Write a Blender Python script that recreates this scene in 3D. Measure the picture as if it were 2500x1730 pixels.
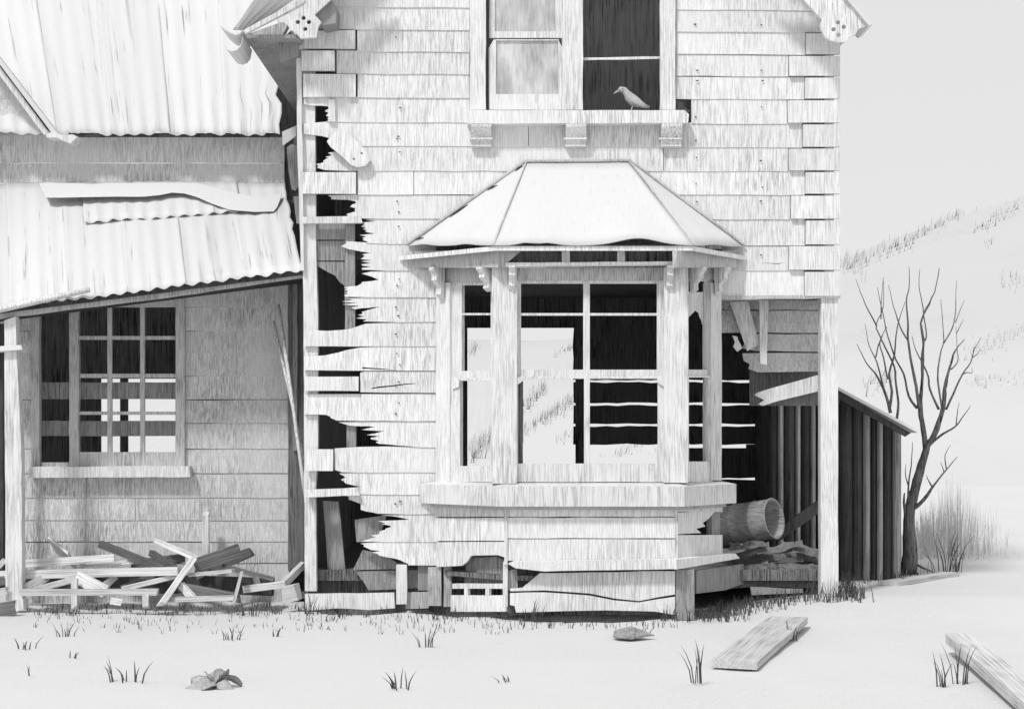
import bpy, bmesh, math, random
from mathutils import Vector, Matrix
from mathutils.geometry import tessellate_polygon
from mathutils import noise as mnoise

for _o in list(bpy.data.objects):
    bpy.data.objects.remove(_o, do_unlink=True)
S = bpy.context.scene
COL = S.collection

# ------------------------------------------------------------------ camera, world, sun, exposure
K, D, H, YH, XC = 0.0034, 14.0, 1.5, 1050.0, 1250.0   # metres per drawing unit on the front wall, viewing distance, eye height
cam = bpy.data.cameras.new('camera')
cam_o = bpy.data.objects.new('camera', cam); COL.objects.link(cam_o)
cam_o.location = (0, -D, H); cam_o.rotation_euler = (math.radians(90), 0, 0)
cam.sensor_width = 36; cam.lens = 36 * D / (2500 * K); cam.shift_y = 185 / 2500.0
cam.clip_start = 0.1; cam.clip_end = 3000
S.camera = cam_o

SUN_EL, SUN_AZ = math.radians(48), math.radians(218)   # compass-like: high, from the front left
w = bpy.data.worlds.new('World'); S.world = w; w.use_nodes = True
nt = w.node_tree; nt.nodes.clear()
sky = nt.nodes.new('ShaderNodeTexSky'); sky.sky_type = 'NISHITA'; sky.sun_disc = False
sky.sun_elevation = SUN_EL; sky.sun_rotation = SUN_AZ
bw = nt.nodes.new('ShaderNodeRGBToBW')
mx = nt.nodes.new('ShaderNodeMix'); mx.data_type = 'FLOAT'
mx.inputs[0].default_value = 0.9; mx.inputs[3].default_value = 6.7   # an even overcast over the clear sky
bg = nt.nodes.new('ShaderNodeBackground'); bg.inputs['Strength'].default_value = 0.1
out = nt.nodes.new('ShaderNodeOutputWorld')
nt.links.new(sky.outputs[0], bw.inputs[0]); nt.links.new(bw.outputs[0], mx.inputs[2])
nt.links.new(mx.outputs[0], bg.inputs[0]); nt.links.new(bg.outputs[0], out.inputs[0])
sun = bpy.data.lights.new('sun', 'SUN'); sun.energy = 2.1; sun.angle = math.radians(7); sun.color = (1, 1, 1)
sun_o = bpy.data.objects.new('sun', sun); COL.objects.link(sun_o)
sd = Vector((-0.42, -0.66, 0.98)).normalized()
sun_o.rotation_euler = sd.to_track_quat('Z', 'Y').to_euler()
sky.sun_elevation = math.asin(sd.z); sky.sun_rotation = math.atan2(sd.x, sd.y)
S.view_settings.view_transform = 'Standard'; S.view_settings.look = 'None'
S.view_settings.gamma = 1; S.view_settings.exposure = 0.29
S.render.engine = 'CYCLES'
S.cycles.max_bounces = 6; S.cycles.diffuse_bounces = 4

# ------------------------------------------------------------------ materials
def material(name, base, streak=0.3, fine=(95, 95, 5), speck=0.1, patch=1.2, local=False, lo=0.45, hi=0.62,
             vary=0.06, rough=0.9, spec=0.15, bump=0.0, wear=0.0, uv=False):
    """grey weathered surface: strokes of grain, patchy dirt, fine speckle"""
    m = bpy.data.materials.new(name); m.use_nodes = True
    n = m.node_tree.nodes; l = m.node_tree.links; n.clear()
    o = n.new('ShaderNodeOutputMaterial'); b = n.new('ShaderNodeBsdfPrincipled')
    l.new(b.outputs[0], o.inputs[0])
    b.inputs['Roughness'].default_value = rough; b.inputs['Specular IOR Level'].default_value = spec
    if uv:
        tc = n.new('ShaderNodeTexCoord'); src = tc.outputs['UV']
    elif local:
        tc = n.new('ShaderNodeTexCoord'); src = tc.outputs['Object']
    else:
        g = n.new('ShaderNodeNewGeometry'); src = g.outputs['Position']
    oi = n.new('ShaderNodeObjectInfo')
    def math_(op, a, b_=None, c=None, clamp=False):
        q = n.new('ShaderNodeMath'); q.operation = op; q.use_clamp = clamp
        for i, x in enumerate((a, b_, c)):
            if x is None: continue
            if isinstance(x, (int, float)): q.inputs[i].default_value = x
            else: l.new(x, q.inputs[i])
        return q.outputs[0]
    def noise(scale, detail, s3=None, off=None, rgh=0.55):
        mp = n.new('ShaderNodeMapping'); l.new(src, mp.inputs[0])
        if s3: mp.inputs['Scale'].default_value = s3
        if off: mp.inputs['Location'].default_value = off
        t = n.new('ShaderNodeTexNoise'); t.inputs['Scale'].default_value = scale
        t.inputs['Detail'].default_value = detail; t.inputs['Roughness'].default_value = rgh
        l.new(mp.outputs[0], t.inputs['Vector']); return t.outputs['Fac']
    def ramp(x, a, b_):
        r = n.new('ShaderNodeMapRange'); r.clamp = True; l.new(x, r.inputs[0])
        r.inputs[1].default_value = a; r.inputs[2].default_value = b_; return r.outputs[0]
    strokes = ramp(noise(1.0, 3, fine), lo, hi)
    strokes2 = ramp(noise(1.0, 2, tuple(0.45 * q for q in fine), (7.3, 1.1, 3.7)), lo + 0.04, hi + 0.08)
    area = ramp(noise(patch, 3, (1, 1, 1), (3.1, 5.2, 1.7)), 0.3, 0.68)
    spk = noise(260, 1)
    both = math_('MAXIMUM', strokes, math_('MULTIPLY', strokes2, 0.7))
    amt = math_('MULTIPLY', both, math_('MULTIPLY_ADD', area, 0.8, 0.2))
    k = math_('MULTIPLY_ADD', amt, -streak, 1.0)
    k = math_('SUBTRACT', k, math_('MULTIPLY', ramp(spk, 0.35, 0.7), speck))
    if wear:
        wr = ramp(noise(2.2, 5, (1, 1, 1), (11.0, 2.0, 4.0), 0.7), 0.60, 0.72)
        k = math_('SUBTRACT', k, math_('MULTIPLY', wr, wear))
    rv = math_('MULTIPLY_ADD', oi.outputs['Random'], 2 * vary, 1 - vary)
    k = math_('MULTIPLY', math_('MULTIPLY', k, rv), base, clamp=True)
    cb = n.new('ShaderNodeCombineColor')
    for i in range(3): l.new(k, cb.inputs[i])
    l.new(cb.outputs[0], b.inputs['Base Color'])
    if bump:
        bp = n.new('ShaderNodeBump'); bp.inputs['Strength'].default_value = bump; bp.inputs['Distance'].default_value = 0.004
        l.new(both, bp.inputs['Height']); bp.invert = True; l.new(bp.outputs[0], b.inputs['Normal'])
    return m

M = {
    'paint':   material('white weathered paint', 0.82, 0.45, (105, 105, 6), 0.15, 1.3, bump=0.25),
    'trim':    material('streaked white trim', 0.80, 0.52, (110, 110, 6), 0.16, 2.2, bump=0.25),
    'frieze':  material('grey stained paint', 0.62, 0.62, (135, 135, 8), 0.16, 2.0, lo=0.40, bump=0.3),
    'annex':   material('grimy weatherboard', 0.74, 0.62, (135, 135, 10), 0.28, 1.6, lo=0.42, bump=0.3),
    'greywood': material('bare grey wood', 0.36, 0.55, (80, 80, 5), 0.2, 2.5, bump=0.4),
    'darkwood': material('dark wood and gap shade', 0.085, 0.6, (85, 85, 4), 0.3, 2.5, bump=0.4),  # also colours strips and boards put in as gap shade
    'inside':  material('dark interior and voids', 0.24, 0.75, (75, 75, 4), 0.4, 2.0),  # also colours the sheets that stand for shaded voids
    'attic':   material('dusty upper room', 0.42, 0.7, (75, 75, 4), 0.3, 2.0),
    'iron':    material('galvanised iron', 0.64, 0.60, (34, 0.8, 1), 0.08, 1.6, lo=0.615, hi=0.70, uv=True, spec=0.3, rough=0.6),
    'tin':     material('pale painted tin', 0.66, 0.10, (60, 8, 8), 0.05, 1.5, lo=0.58, hi=0.7, spec=0.25, rough=0.65),
    'shed':    material('tarred shed board', 0.10, 0.7, (70, 70, 3), 0.35, 2.0, lo=0.38, vary=0.42, bump=0.4),
    'plank':   material('weathered loose plank', 0.76, 0.55, (1.4, 120, 120), 0.15, 3.0, local=True, vary=0.22, bump=0.4),
    'plankdk': material('old dark plank', 0.20, 0.6, (1.4, 120, 120), 0.2, 3.0, local=True, vary=0.25, bump=0.4),
    'ground':  material('pale dry ground', 0.635, 0.10, (60, 60, 60), 0.12, 0.8),
    'hill':    material('pale far hillside', 0.80, 0.0, (1, 1, 1), 0.0, 1),
    'grass':   material('dark dry grass', 0.085, 0.4, (60, 60, 9), 0.1, 3, vary=0.1),
    'palegrass': material('pale dry grass', 0.66, 0.4, (60, 60, 9), 0.1, 3, vary=0.1),
    'farscrub': material('far grey scrub', 0.44, 0.2, (5, 5, 5), 0.1, 3),
    'bark':    material('rough dark bark', 0.27, 0.8, (60, 60, 9), 0.3, 5, lo=0.4, bump=0.5),
    'dimwood': material('dim grey wood', 0.20, 0.6, (90, 90, 5), 0.25, 2.5, bump=0.4),
    'shedpale': material('bleached shed board', 0.62, 0.65, (75, 75, 3), 0.3, 2.0, lo=0.40, vary=0.2, bump=0.4),
    'rag':     material('grey rags', 0.20, 0.6, (35, 35, 20), 0.2, 6, lo=0.4),
    'feather': material('pale grey feathers', 0.48, 0.3, (120, 120, 30), 0.2, 8),
    'drum':    material('rusty drum', 0.40, 0.55, (14, 14, 60), 0.25, 5, lo=0.4, spec=0.3),
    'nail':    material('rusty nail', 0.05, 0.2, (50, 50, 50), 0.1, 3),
    'leaf':    material('dry leaf', 0.46, 0.4, (60, 60, 60), 0.2, 8, lo=0.4),
    'stone':   material('grey stone', 0.42, 0.4, (40, 40, 40), 0.3, 6, lo=0.4),
}

def hill_material():
    m = M['hill']; n = m.node_tree.nodes; l = m.node_tree.links
    b = [q for q in n if q.type == 'BSDF_PRINCIPLED'][0]
    g = n.new('ShaderNodeNewGeometry')
    def noise(s3, off, detail, a, b_, rot=0.0):
        rt = n.new('ShaderNodeMapping'); rt.inputs['Rotation'].default_value = (0, rot, 0)
        mp = n.new('ShaderNodeMapping'); mp.inputs['Scale'].default_value = s3; mp.inputs['Location'].default_value = off
        l.new(g.outputs['Position'], rt.inputs[0]); l.new(rt.outputs[0], mp.inputs[0])
        t = n.new('ShaderNodeTexNoise'); t.inputs['Scale'].default_value = 1; t.inputs['Detail'].default_value = detail
        l.new(mp.outputs[0], t.inputs['Vector'])
        r = n.new('ShaderNodeMapRange'); r.clamp = True; l.new(t.outputs['Fac'], r.inputs[0])
        r.inputs[1].default_value = a; r.inputs[2].default_value = b_; return r.outputs[0]
    band = noise((0.05, 0.012, 0.42), (2.0, 0.7, 5.0), 3, 0.53, 0.68, math.radians(17))     # bands of low scrub running across the slope
    st = noise((6.5, 0.04, 0.5), (0, 0, 0), 2, 0.36, 0.66)
    mu = n.new('ShaderNodeMath'); mu.operation = 'MULTIPLY'; l.new(band, mu.inputs[0]); l.new(st, mu.inputs[1])
    mr = n.new('ShaderNodeMapRange'); l.new(mu.outputs[0], mr.inputs[0])
    mr.inputs[3].default_value = 0.505; mr.inputs[4].default_value = 0.47
    sp = n.new('ShaderNodeSeparateXYZ'); l.new(g.outputs['Position'], sp.inputs[0])
    up = n.new('ShaderNodeMapRange'); up.interpolation_type = 'SMOOTHSTEP'; l.new(sp.outputs['Z'], up.inputs[0])
    up.inputs[1].default_value = -0.3; up.inputs[2].default_value = 9.0; up.inputs[3].default_value = 1.13; up.inputs[4].default_value = 1.0
    mm = n.new('ShaderNodeMath'); mm.operation = 'MULTIPLY'; l.new(mr.outputs[0], mm.inputs[0]); l.new(up.outputs[0], mm.inputs[1])
    cb = n.new('ShaderNodeCombineColor')
    for i in range(3): l.new(mm.outputs[0], cb.inputs[i])
    for lk in list(b.inputs['Base Color'].links): l.remove(lk)
    l.new(cb.outputs[0], b.inputs['Base Color'])
hill_material()

def glass_material():
    m = bpy.data.materials.new('grimy window glass'); m.use_nodes = True
    n = m.node_tree.nodes; l = m.node_tree.links
    b = [q for q in n if q.type == 'BSDF_PRINCIPLED'][0]
    b.inputs['Roughness'].default_value = 0.25; b.inputs['Specular IOR Level'].default_value = 0.5
    g = n.new('ShaderNodeNewGeometry'); mp = n.new('ShaderNodeMapping'); mp.inputs['Scale'].default_value = (60, 60, 7)
    mp2 = n.new('ShaderNodeMapping'); mp2.inputs['Scale'].default_value = (6, 3, 3.2); mp2.inputs['Rotation'].default_value = (0, math.radians(35), 0)
    l.new(g.outputs['Position'], mp.inputs[0]); l.new(g.outputs['Position'], mp2.inputs[0])
    t = n.new('ShaderNodeTexNoise'); t.inputs['Scale'].default_value = 1; l.new(mp.outputs[0], t.inputs['Vector'])
    t2 = n.new('ShaderNodeTexNoise'); t2.inputs['Scale'].default_value = 1; t2.inputs['Detail'].default_value = 3; l.new(mp2.outputs[0], t2.inputs['Vector'])
    a = n.new('ShaderNodeMath'); a.operation = 'MULTIPLY_ADD'; l.new(t.outputs['Fac'], a.inputs[0]); a.inputs[1].default_value = 0.45; l.new(t2.outputs['Fac'], a.inputs[2])
    r = n.new('ShaderNodeMapRange'); l.new(a.outputs[0], r.inputs[0]); r.inputs[1].default_value = 0.5; r.inputs[2].default_value = 0.95
    r.inputs[3].default_value = 0.30; r.inputs[4].default_value = 0.66
    cb = n.new('ShaderNodeCombineColor')
    for i in range(3): l.new(r.outputs[0], cb.inputs[i])
    l.new(cb.outputs[0], b.inputs['Base Color'])
    return m
M['glass'] = glass_material()

# ------------------------------------------------------------------ helpers
R = random.Random(7)
CAM = Vector((0, -D, H))
def P(sx, sy, Y):
    """the point at depth Y that stands over the drawing position (sx, sy)"""
    s = K * (D + Y) / D
    return Vector(((sx - XC) * s, Y, H + (YH - sy) * s))
def PP(sx, sy, p0, n):
    d = Vector(((sx - XC) * K, D, (YH - sy) * K))
    t = (p0 - CAM).dot(n) / d.dot(n)
    return CAM + d * t
def base_of(o):
    v = Vector((0, 0, 0))
    while o is not None:
        v += o.location; o = o.parent
    return v
def mk(name, verts, faces, mat, parent=None, smooth=False, recalc=True):
    me = bpy.data.meshes.new(name)
    off = base_of(parent) if parent else Vector((0, 0, 0))
    me.from_pydata([Vector(v) - off for v in verts], [], faces)
    if recalc:
        bm = bmesh.new(); bm.from_mesh(me); bmesh.ops.recalc_face_normals(bm, faces=bm.faces); bm.to_mesh(me); bm.free()
    if smooth:
        for p in me.polygons: p.use_smooth = True
    me.materials.append(M[mat] if isinstance(mat, str) else mat)
    o = bpy.data.objects.new(name, me); COL.objects.link(o)
    if parent: o.parent = parent
    return o
def empty(name, loc, parent=None):
    o = bpy.data.objects.new(name, None); COL.objects.link(o); o.empty_display_size = 0.1
    if parent: o.parent = parent; o.location = Vector(loc) - base_of(parent)
    else: o.location = loc
    return o
def tag(o, label, cat, group=None):
    o['label'] = label; o['category'] = cat
    if group: o['group'] = group
    return o
def struct(o):
    o['kind'] = 'structure'; return o
def wob(poly, amp=1.0, step=38, rnd=R):
    """a hand-hewn edge: subdivide and shake the outline a little"""
    res = []
    n = len(poly)
    for i in range(n):
        a = poly[i]; b = poly[(i + 1) % n]
        L = math.hypot(b[0] - a[0], b[1] - a[1]); m = max(1, int(L / step))
        for j in range(m):
            t = j / m
            e = amp if j else amp * 0.4
            res.append((a[0] + (b[0] - a[0]) * t + rnd.uniform(-e, e), a[1] + (b[1] - a[1]) * t + rnd.uniform(-e, e)))
    return res
def extrude_loops(loops, offs):
    """loops of front points; offs: vector or function(point) -> back point"""
    flat = [p for lp in loops for p in lp]
    N = len(flat)
    tri = tessellate_polygon(loops)
    back = [(p + offs) for p in flat]
    verts = flat + back
    faces = [tuple(t) for t in tri] + [tuple(N + i for i in reversed(t)) for t in tri]
    s = 0
    for lp in loops:
        m = len(lp)
        for i in range(m):
            a, b = s + i, s + (i + 1) % m
            faces.append((a, b, N + b, N + a))
        s += m
    return verts, faces
def plate(name, poly, Y, t, mat, parent=None, amp=0.8, step=40, holes=(), tilt=None, smooth=False):
    """outline in drawing units on the plane at depth Y, thickness t going back; tilt=(ytop,ybot,d): lower edge proud by d"""
    if amp: poly = wob(poly, amp, step)
    loops = []
    for lp in [poly] + list(holes):
        q = []
        for (x, y) in lp:
            yy = Y
            if tilt:
                f = (y - tilt[0]) / (tilt[1] - tilt[0]); yy = Y - tilt[2] * f
            q.append(P(x, y, yy))
        loops.append(q)
    v, f = extrude_loops(loops, Vector((0, t, 0)))
    return mk(name, v, f, mat, parent, smooth)
def rect(x0, y0, x1, y1): return [(x0, y0), (x1, y0), (x1, y1), (x0, y1)]
def pplate(name, poly, plane, t, mat, parent=None, amp=0.6, step=40, holes=(), lift=0.0):
    p0, n = plane
    p0 = p0 + n * lift
    if amp: poly = wob(poly, amp, step)
    loops = [[PP(x, y, p0, n) for (x, y) in lp] for lp in [poly] + list(holes)]
    v, f = extrude_loops(loops, -n * t)
    return mk(name, v, f, mat, parent)
def slab(name, plan, z0, z1, mat, parent=None):
    loops = [[Vector((x, y, z1)) for (x, y) in plan]]
    v, f = extrude_loops(loops, Vector((0, 0, z0 - z1)))
    return mk(name, v, f, mat, parent)
def box(name, lo, hi, mat, parent=None):
    x0, y0, z0 = lo; x1, y1, z1 = hi
    v = [(x0, y0, z0), (x1, y0, z0), (x1, y1, z0), (x0, y1, z0), (x0, y0, z1), (x1, y0, z1), (x1, y1, z1), (x0, y1, z1)]
    f = [(0, 3, 2, 1), (4, 5, 6, 7), (0, 1, 5, 4), (1, 2, 6, 5), (2, 3, 7, 6), (3, 0, 4, 7)]
    return mk(name, v, f, mat, parent)
def tube(path, radii, seg=8, cap=True, flat=1.0):
    verts, faces = [], []
    n = len(path)
    prev = None
    for i, p in enumerate(path):
        d = (path[min(i + 1, n - 1)] - path[max(i - 1, 0)]).normalized()
        up = Vector((0, 1, 0)) if abs(d.y) < 0.9 else Vector((1, 0, 0))
        a = d.cross(up).normalized()
        if prev is not None and a.dot(prev) < 0: a = -a
        prev = a
        b = a.cross(d).normalized()
        for j in range(seg):
            th = 2 * math.pi * j / seg
            verts.append(p + (a * math.cos(th) + b * math.sin(th) * flat) * radii[i])
    for i in range(n - 1):
        for j in range(seg):
            faces.append((i * seg + j, i * seg + (j + 1) % seg, (i + 1) * seg + (j + 1) % seg, (i + 1) * seg + j))
    if cap:
        faces.append(tuple(range(seg))[::-1]); faces.append(tuple((n - 1) * seg + j for j in range(seg)))
    return verts, faces
def join(parts):
    V, F = [], []
    for v, f in parts:
        o = len(V); V += list(v); F += [tuple(i + o for i in q) for q in f]
    return V, F
def corrugated(name, c, n_c, amp, nv, mat, parent, lift=0.0, jag_b=0.0, jag_l=0.0, jag_r=0.0, seed=0, sag=0.0, phase=0.0, per=6, thick=0.004):
    """a sheet between four corners (tl, tr, bl, br), ridges running from top to bottom"""
    tl, tr, bl, br = c
    rr = random.Random(seed)
    nu = n_c * per
    nrm = (tr - tl).cross(bl - tl).normalized()
    if nrm.z < 0: nrm = -nrm
    jb = [rr.uniform(-jag_b, jag_b) for _ in range(n_c + 2)]
    rows = []
    for j in range(nv + 1):
        v = j / nv; row = []
        lo = rr.uniform(0, jag_l); hi = 1 - rr.uniform(0, jag_r)
        for i in range(nu + 1):
            u = i / nu
            uu = lo + (hi - lo) * u
            vv = v * (1 + jb[int(u * n_c)] * (v ** 6))
            p = (tl * (1 - uu) + tr * uu) * (1 - vv) + (bl * (1 - uu) + br * uu) * vv
            z = amp * (0.38 + 0.95 * v ** 6) * math.cos(2 * math.pi * (uu * n_c + phase)) + lift
            z += 0.012 * mnoise.noise(Vector((uu * 3 + seed, vv * 3, seed * 1.7))) - sag * math.sin(math.pi * vv)
            row.append(p + nrm * z)
        rows.append(row)
    W = nu + 1
    V = [p for r in rows for p in r]; N = len(V)
    V += [p - nrm * thick for p in V]
    F = []
    for j in range(nv):
        for i in range(nu):
            a = j * W + i
            F.append((a, a + 1, a + W + 1, a + W)); F.append((N + a, N + a + W, N + a + W + 1, N + a + 1))
    for i in range(nu):
        F.append((i, N + i, N + i + 1, i + 1)); a = nv * W + i; F.append((a, a + 1, N + a + 1, N + a))
    for j in range(nv):
        a = j * W; F.append((a, a + W, N + a + W, N + a)); a = j * W + nu; F.append((a, N + a, N + a + W, a + W))
    o = mk(name, V, F, mat, parent, smooth=True)
    lay = o.data.uv_layers.new(name='UVMap'); wd, ln = (bl - br).length, (tl - bl).length
    for lp in o.data.loops:
        k_ = lp.vertex_index % N
        lay.data[lp.index].uv = ((k_ % W) / nu * wd + seed * 1.37, (k_ // W) / nv * ln + seed * 0.61)
    return o

# ------------------------------------------------------------------ ground, hills
HOLLOWS = [(-1.22, 0.10, 0.36, 0.30, 0.18), (-0.62, 0.08, 0.25, 0.24, 0.16), (-0.30, -0.05, 0.30, 0.30, 0.18), (0.62, -0.42, 0.55, 0.26, 0.2), (1.62, -0.20, 0.20, 0.22, 0.10), (-2.9, 0.35, 1.3, 0.42, 0.08)]
def ground_z(x, y):
    a = 0.018 * mnoise.noise(Vector((x * 0.9, y * 0.9, 1))) + 0.012 * mnoise.noise(Vector((x * 3.1, y * 3.1, 4)))
    near = 1.0 if y < 3 else max(0.0, 1 - (y - 3) / 6)
    for (hx, hy, wx, wy, hd) in HOLLOWS:
        e = ((x - hx) / wx) ** 2 + ((y - hy) / wy) ** 2
        if e < 1: a -= hd * (1 - e) ** 0.6 / max(near, 0.01)
    rise = 0.13 * min(1, max(0, (x - 1.6) / 0.9)) * min(1, max(0, (y + 1.2) / 1.2))
    return a * near - 0.012 + rise
def ground():
    xs = [-400, -120, -50, -25] + [-14 + 0.28 * i for i in range(39)] + [-3.36 + 0.08 * i for i in range(76)] + [2.74 + 0.28 * i for i in range(40)] + [25, 50, 120, 400]
    ys = [-60, -30, -16] + [-13 + 0.28 * i for i in range(43)] + [-0.96 + 0.06 * i for i in range(30)] + [0.86 + 0.28 * i for i in range(28)] + [12, 20, 40, 90, 200, 600]
    V = [(x, y, ground_z(x, y)) for y in ys for x in xs]; W = len(xs)
    F = [(j * W + i, j * W + i + 1, (j + 1) * W + i + 1, (j + 1) * W + i) for j in range(len(ys) - 1) for i in range(W - 1)]
    return struct(mk('ground', V, F, 'ground', None, smooth=True))
ground()
def hill_z(x, y):
    t = min(1, max(0, (y - 14) / 120)); t = t * t * (3 - 2 * t)
    ridge = 9.5 + 0.36 * max(0.0, x - 10.0) - 0.02 * max(0.0, 8 - x)
    ridge = max(4, min(ridge, 40)) + 1.2 * mnoise.noise(Vector((x * 0.03, y * 0.02, 2)))
    return -0.3 + ridge * t + 0.9 * mnoise.noise(Vector((x * 0.10, y * 0.09, 7))) * t
def hills():
    V = []; nx, ny = 90, 60
    for j in range(ny + 1):
        y = 14 + 270 * (j / ny) ** 1.3
        for i in range(nx + 1):
            x = -150 + 330 * i / nx
            V.append((x, y, hill_z(x, y)))
    W = nx + 1
    F = [(j * W + i, j * W + i + 1, (j + 1) * W + i + 1, (j + 1) * W + i) for j in range(ny) for i in range(nx)]
    return struct(mk('hills', V, F, 'hill', None, smooth=True))
hills()
def on_hill(sx, sy):
    """where the slope shows at that place in the view"""
    y = 5.0
    while y < 190:
        p = P(sx, sy, y)
        if p.z < max(hill_z(p.x, y), 0.0): return p
        y += 0.4 + y * 0.01
    return None
def hill_scrub():
    rr = random.Random(77); V, F = [], []
    # each belt: start, end, half depth, number, blade height in view, density of tone
    belts = [((2060, 650), (2230, 600), 16, 70, 22), ((2140, 640), (2380, 500), 12, 130, 20), ((2370, 575), (2500, 505), 14, 70, 20), ((2050, 640), (2110, 655), 26, 40, 34), ((2400, 600), (2425, 585), 8, 10, 14),
             ((2330, 880), (2510, 810), 20, 60, 20), ((2360, 940), (2510, 930), 16, 40, 18), ((2110, 960), (2180, 930), 22, 40, 30), ((2440, 700), (2510, 690), 20, 26, 20),
             ((1272, 1010), (1330, 950), 14, 70, 26), ((1275, 1062), (1400, 985), 14, 110, 30), ((1350, 876), (1396, 852), 6, 26, 16), ((1350, 1090), (1400, 1060), 10, 20, 18), ((1145, 870), (1165, 850), 12, 26, 20),
             ((1142, 1125), (1200, 1080), 22, 90, 46), ((1505, 1112), (1565, 1092), 8, 26, 24), ((1460, 1120), (1600, 1100), 6, 14, 14)]
    for (a, b, hd, n, hp) in belts:
        for _ in range(int(n * 1.5)):
            t = rr.random() ** 0.9; sx = a[0] + (b[0] - a[0]) * t + rr.uniform(-8, 8); sy = a[1] + (b[1] - a[1]) * t + rr.gauss(0, hd * 0.6)
            p = on_hill(sx, sy)
            if p is None: continue
            u = K * (D + p.y) / D
            hh = hp * u * rr.uniform(0.5, 1.2); wv = 0.85 * u * rr.uniform(0.6, 1.3); dx = hh * rr.uniform(-0.05, 0.28)
            o = len(V)
            V += [p + Vector((-wv, 0, -0.05)), p + Vector((wv, 0, -0.05)), p + Vector((0, wv, -0.05)), p + Vector((dx - wv * .6, 0, hh * .6)), p + Vector((dx + wv * .6, 0, hh * .6)), p + Vector((dx, wv * .6, hh * .6)), p + Vector((dx * 1.7, 0, hh))]
            for j in range(3):
                k_ = (j + 1) % 3; F += [(o + j, o + k_, o + 3 + k_, o + 3 + j), (o + 3 + j, o + 3 + k_, o + 6)]
    o = mk('hillside_scrub', V, F, 'farscrub'); o['kind'] = 'stuff'; o['label'] = 'sparse grey scrub in belts across the far hillside'
hill_scrub()

# ------------------------------------------------------------------ the two-storey house
XL, XR, DEPTH = (735 - XC) * K, (2050 - XC) * K, 4.2
house = tag(empty('derelict_house', (0.48, 2.0, 0)), 'two storey white weatherboard house falling to ruin, with a hipped bay window in front', 'house')
# shell: sides, floors, ceilings, roof
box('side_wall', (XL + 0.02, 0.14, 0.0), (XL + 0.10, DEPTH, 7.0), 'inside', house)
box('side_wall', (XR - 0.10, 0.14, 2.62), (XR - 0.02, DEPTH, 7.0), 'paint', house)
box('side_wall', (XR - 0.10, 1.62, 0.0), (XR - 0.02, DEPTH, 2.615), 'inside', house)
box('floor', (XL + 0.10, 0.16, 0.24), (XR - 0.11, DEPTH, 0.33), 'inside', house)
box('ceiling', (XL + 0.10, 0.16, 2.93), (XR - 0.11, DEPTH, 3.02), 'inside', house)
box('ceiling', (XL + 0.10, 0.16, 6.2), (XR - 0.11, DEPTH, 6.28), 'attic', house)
box('upstairs_partition', (XL + 0.12, 1.7, 3.021), (XR - 0.12, 1.78, 6.19), 'attic', house)
YB = DEPTH
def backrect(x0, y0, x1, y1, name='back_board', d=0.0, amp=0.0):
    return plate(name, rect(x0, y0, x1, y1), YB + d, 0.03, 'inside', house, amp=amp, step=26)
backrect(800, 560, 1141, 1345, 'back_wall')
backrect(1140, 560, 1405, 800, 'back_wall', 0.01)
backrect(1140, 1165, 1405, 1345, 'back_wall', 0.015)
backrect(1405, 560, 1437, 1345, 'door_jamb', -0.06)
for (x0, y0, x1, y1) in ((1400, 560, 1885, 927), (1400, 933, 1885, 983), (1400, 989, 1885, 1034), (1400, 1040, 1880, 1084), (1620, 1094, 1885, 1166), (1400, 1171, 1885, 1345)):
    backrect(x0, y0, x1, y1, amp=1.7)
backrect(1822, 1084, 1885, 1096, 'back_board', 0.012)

# row lines of the weatherboards: height at the left and at the right corner
LL = [-110, -48, 16, 71, 125, 180, 238, 299, 356, 417, 475, 533, 596, 661, 726, 786, 846, 905, 960, 1028, 1092, 1153, 1207, 1255, 1323, 1380]
RL = [-90, -32, 28, 81, 136, 189, 244, 303, 362, 419, 476, 537, 600, 662, 726]
def line_y(i, x):
    a = LL[i]; b = RL[i] if i < len(RL) else a
    f = (x - 735) / (2050 - 735); return a + (b - a) * max(0, min(1, f))
CRACKS = {17: [[(906, 947), (925, 943), (960, 940), (990, 936), (1014, 935), (1014, 936.5), (990, 938.5), (960, 943), (925, 946.5), (908, 949)]],
          16: [[(884, 896), (930, 899), (972, 904), (930, 901.5), (884, 899.5)]],
          12: [[(2046 - 130, 640), (1900, 643), (1850, 641), (1900, 645)]]}
def board(i, xl, xr, left=None, right=None, name='weatherboard'):
    """row i from line i to line i+1; left: list of points of a torn left end from top to bottom"""
    g0, g1 = R.uniform(-3.0, -2.0), R.uniform(0.0, 0.8)
    if R.random() < 0.22: g0 = R.uniform(0.4, 1.2); g1 += R.uniform(0.0, 0.6)
    top = lambda x: line_y(i, x) + g0
    bot = lambda x: line_y(i + 1, x) - g1
    poly = []
    if left is None: le = [(xl, top(xl)), (xl, bot(xl))]
    else: le = left
    n = max(2, int((xr - le[0][0]) / 60))
    poly.append(le[0])
    for j in range(1, n): 
        x = le[0][0] + (xr - le[0][0]) * j / n
        poly.append((x, top(x) + R.uniform(-0.7, 0.7)))
    if right: poly += right
    else: poly += [(xr, top(xr)), (xr, bot(xr))]
    n = max(2, int((xr - le[-1][0]) / 60))
    for j in range(n - 1, 0, -1):
        x = le[-1][0] + (xr - le[-1][0]) * j / n
        poly.append((x, bot(x) + R.uniform(-0.9, 0.9)))
    poly += list(reversed(le[1:]))
    o = plate(name, poly, 0.0, 0.022, 'paint', house, amp=0.0, tilt=(line_y(i, xl), line_y(i + 1, xl), 0.007 + R.uniform(0, 0.004)),
              holes=[c for c in CRACKS.get(i, []) if all(xl + 5 < q[0] < xr - 5 for q in c)])
    return o
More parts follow.
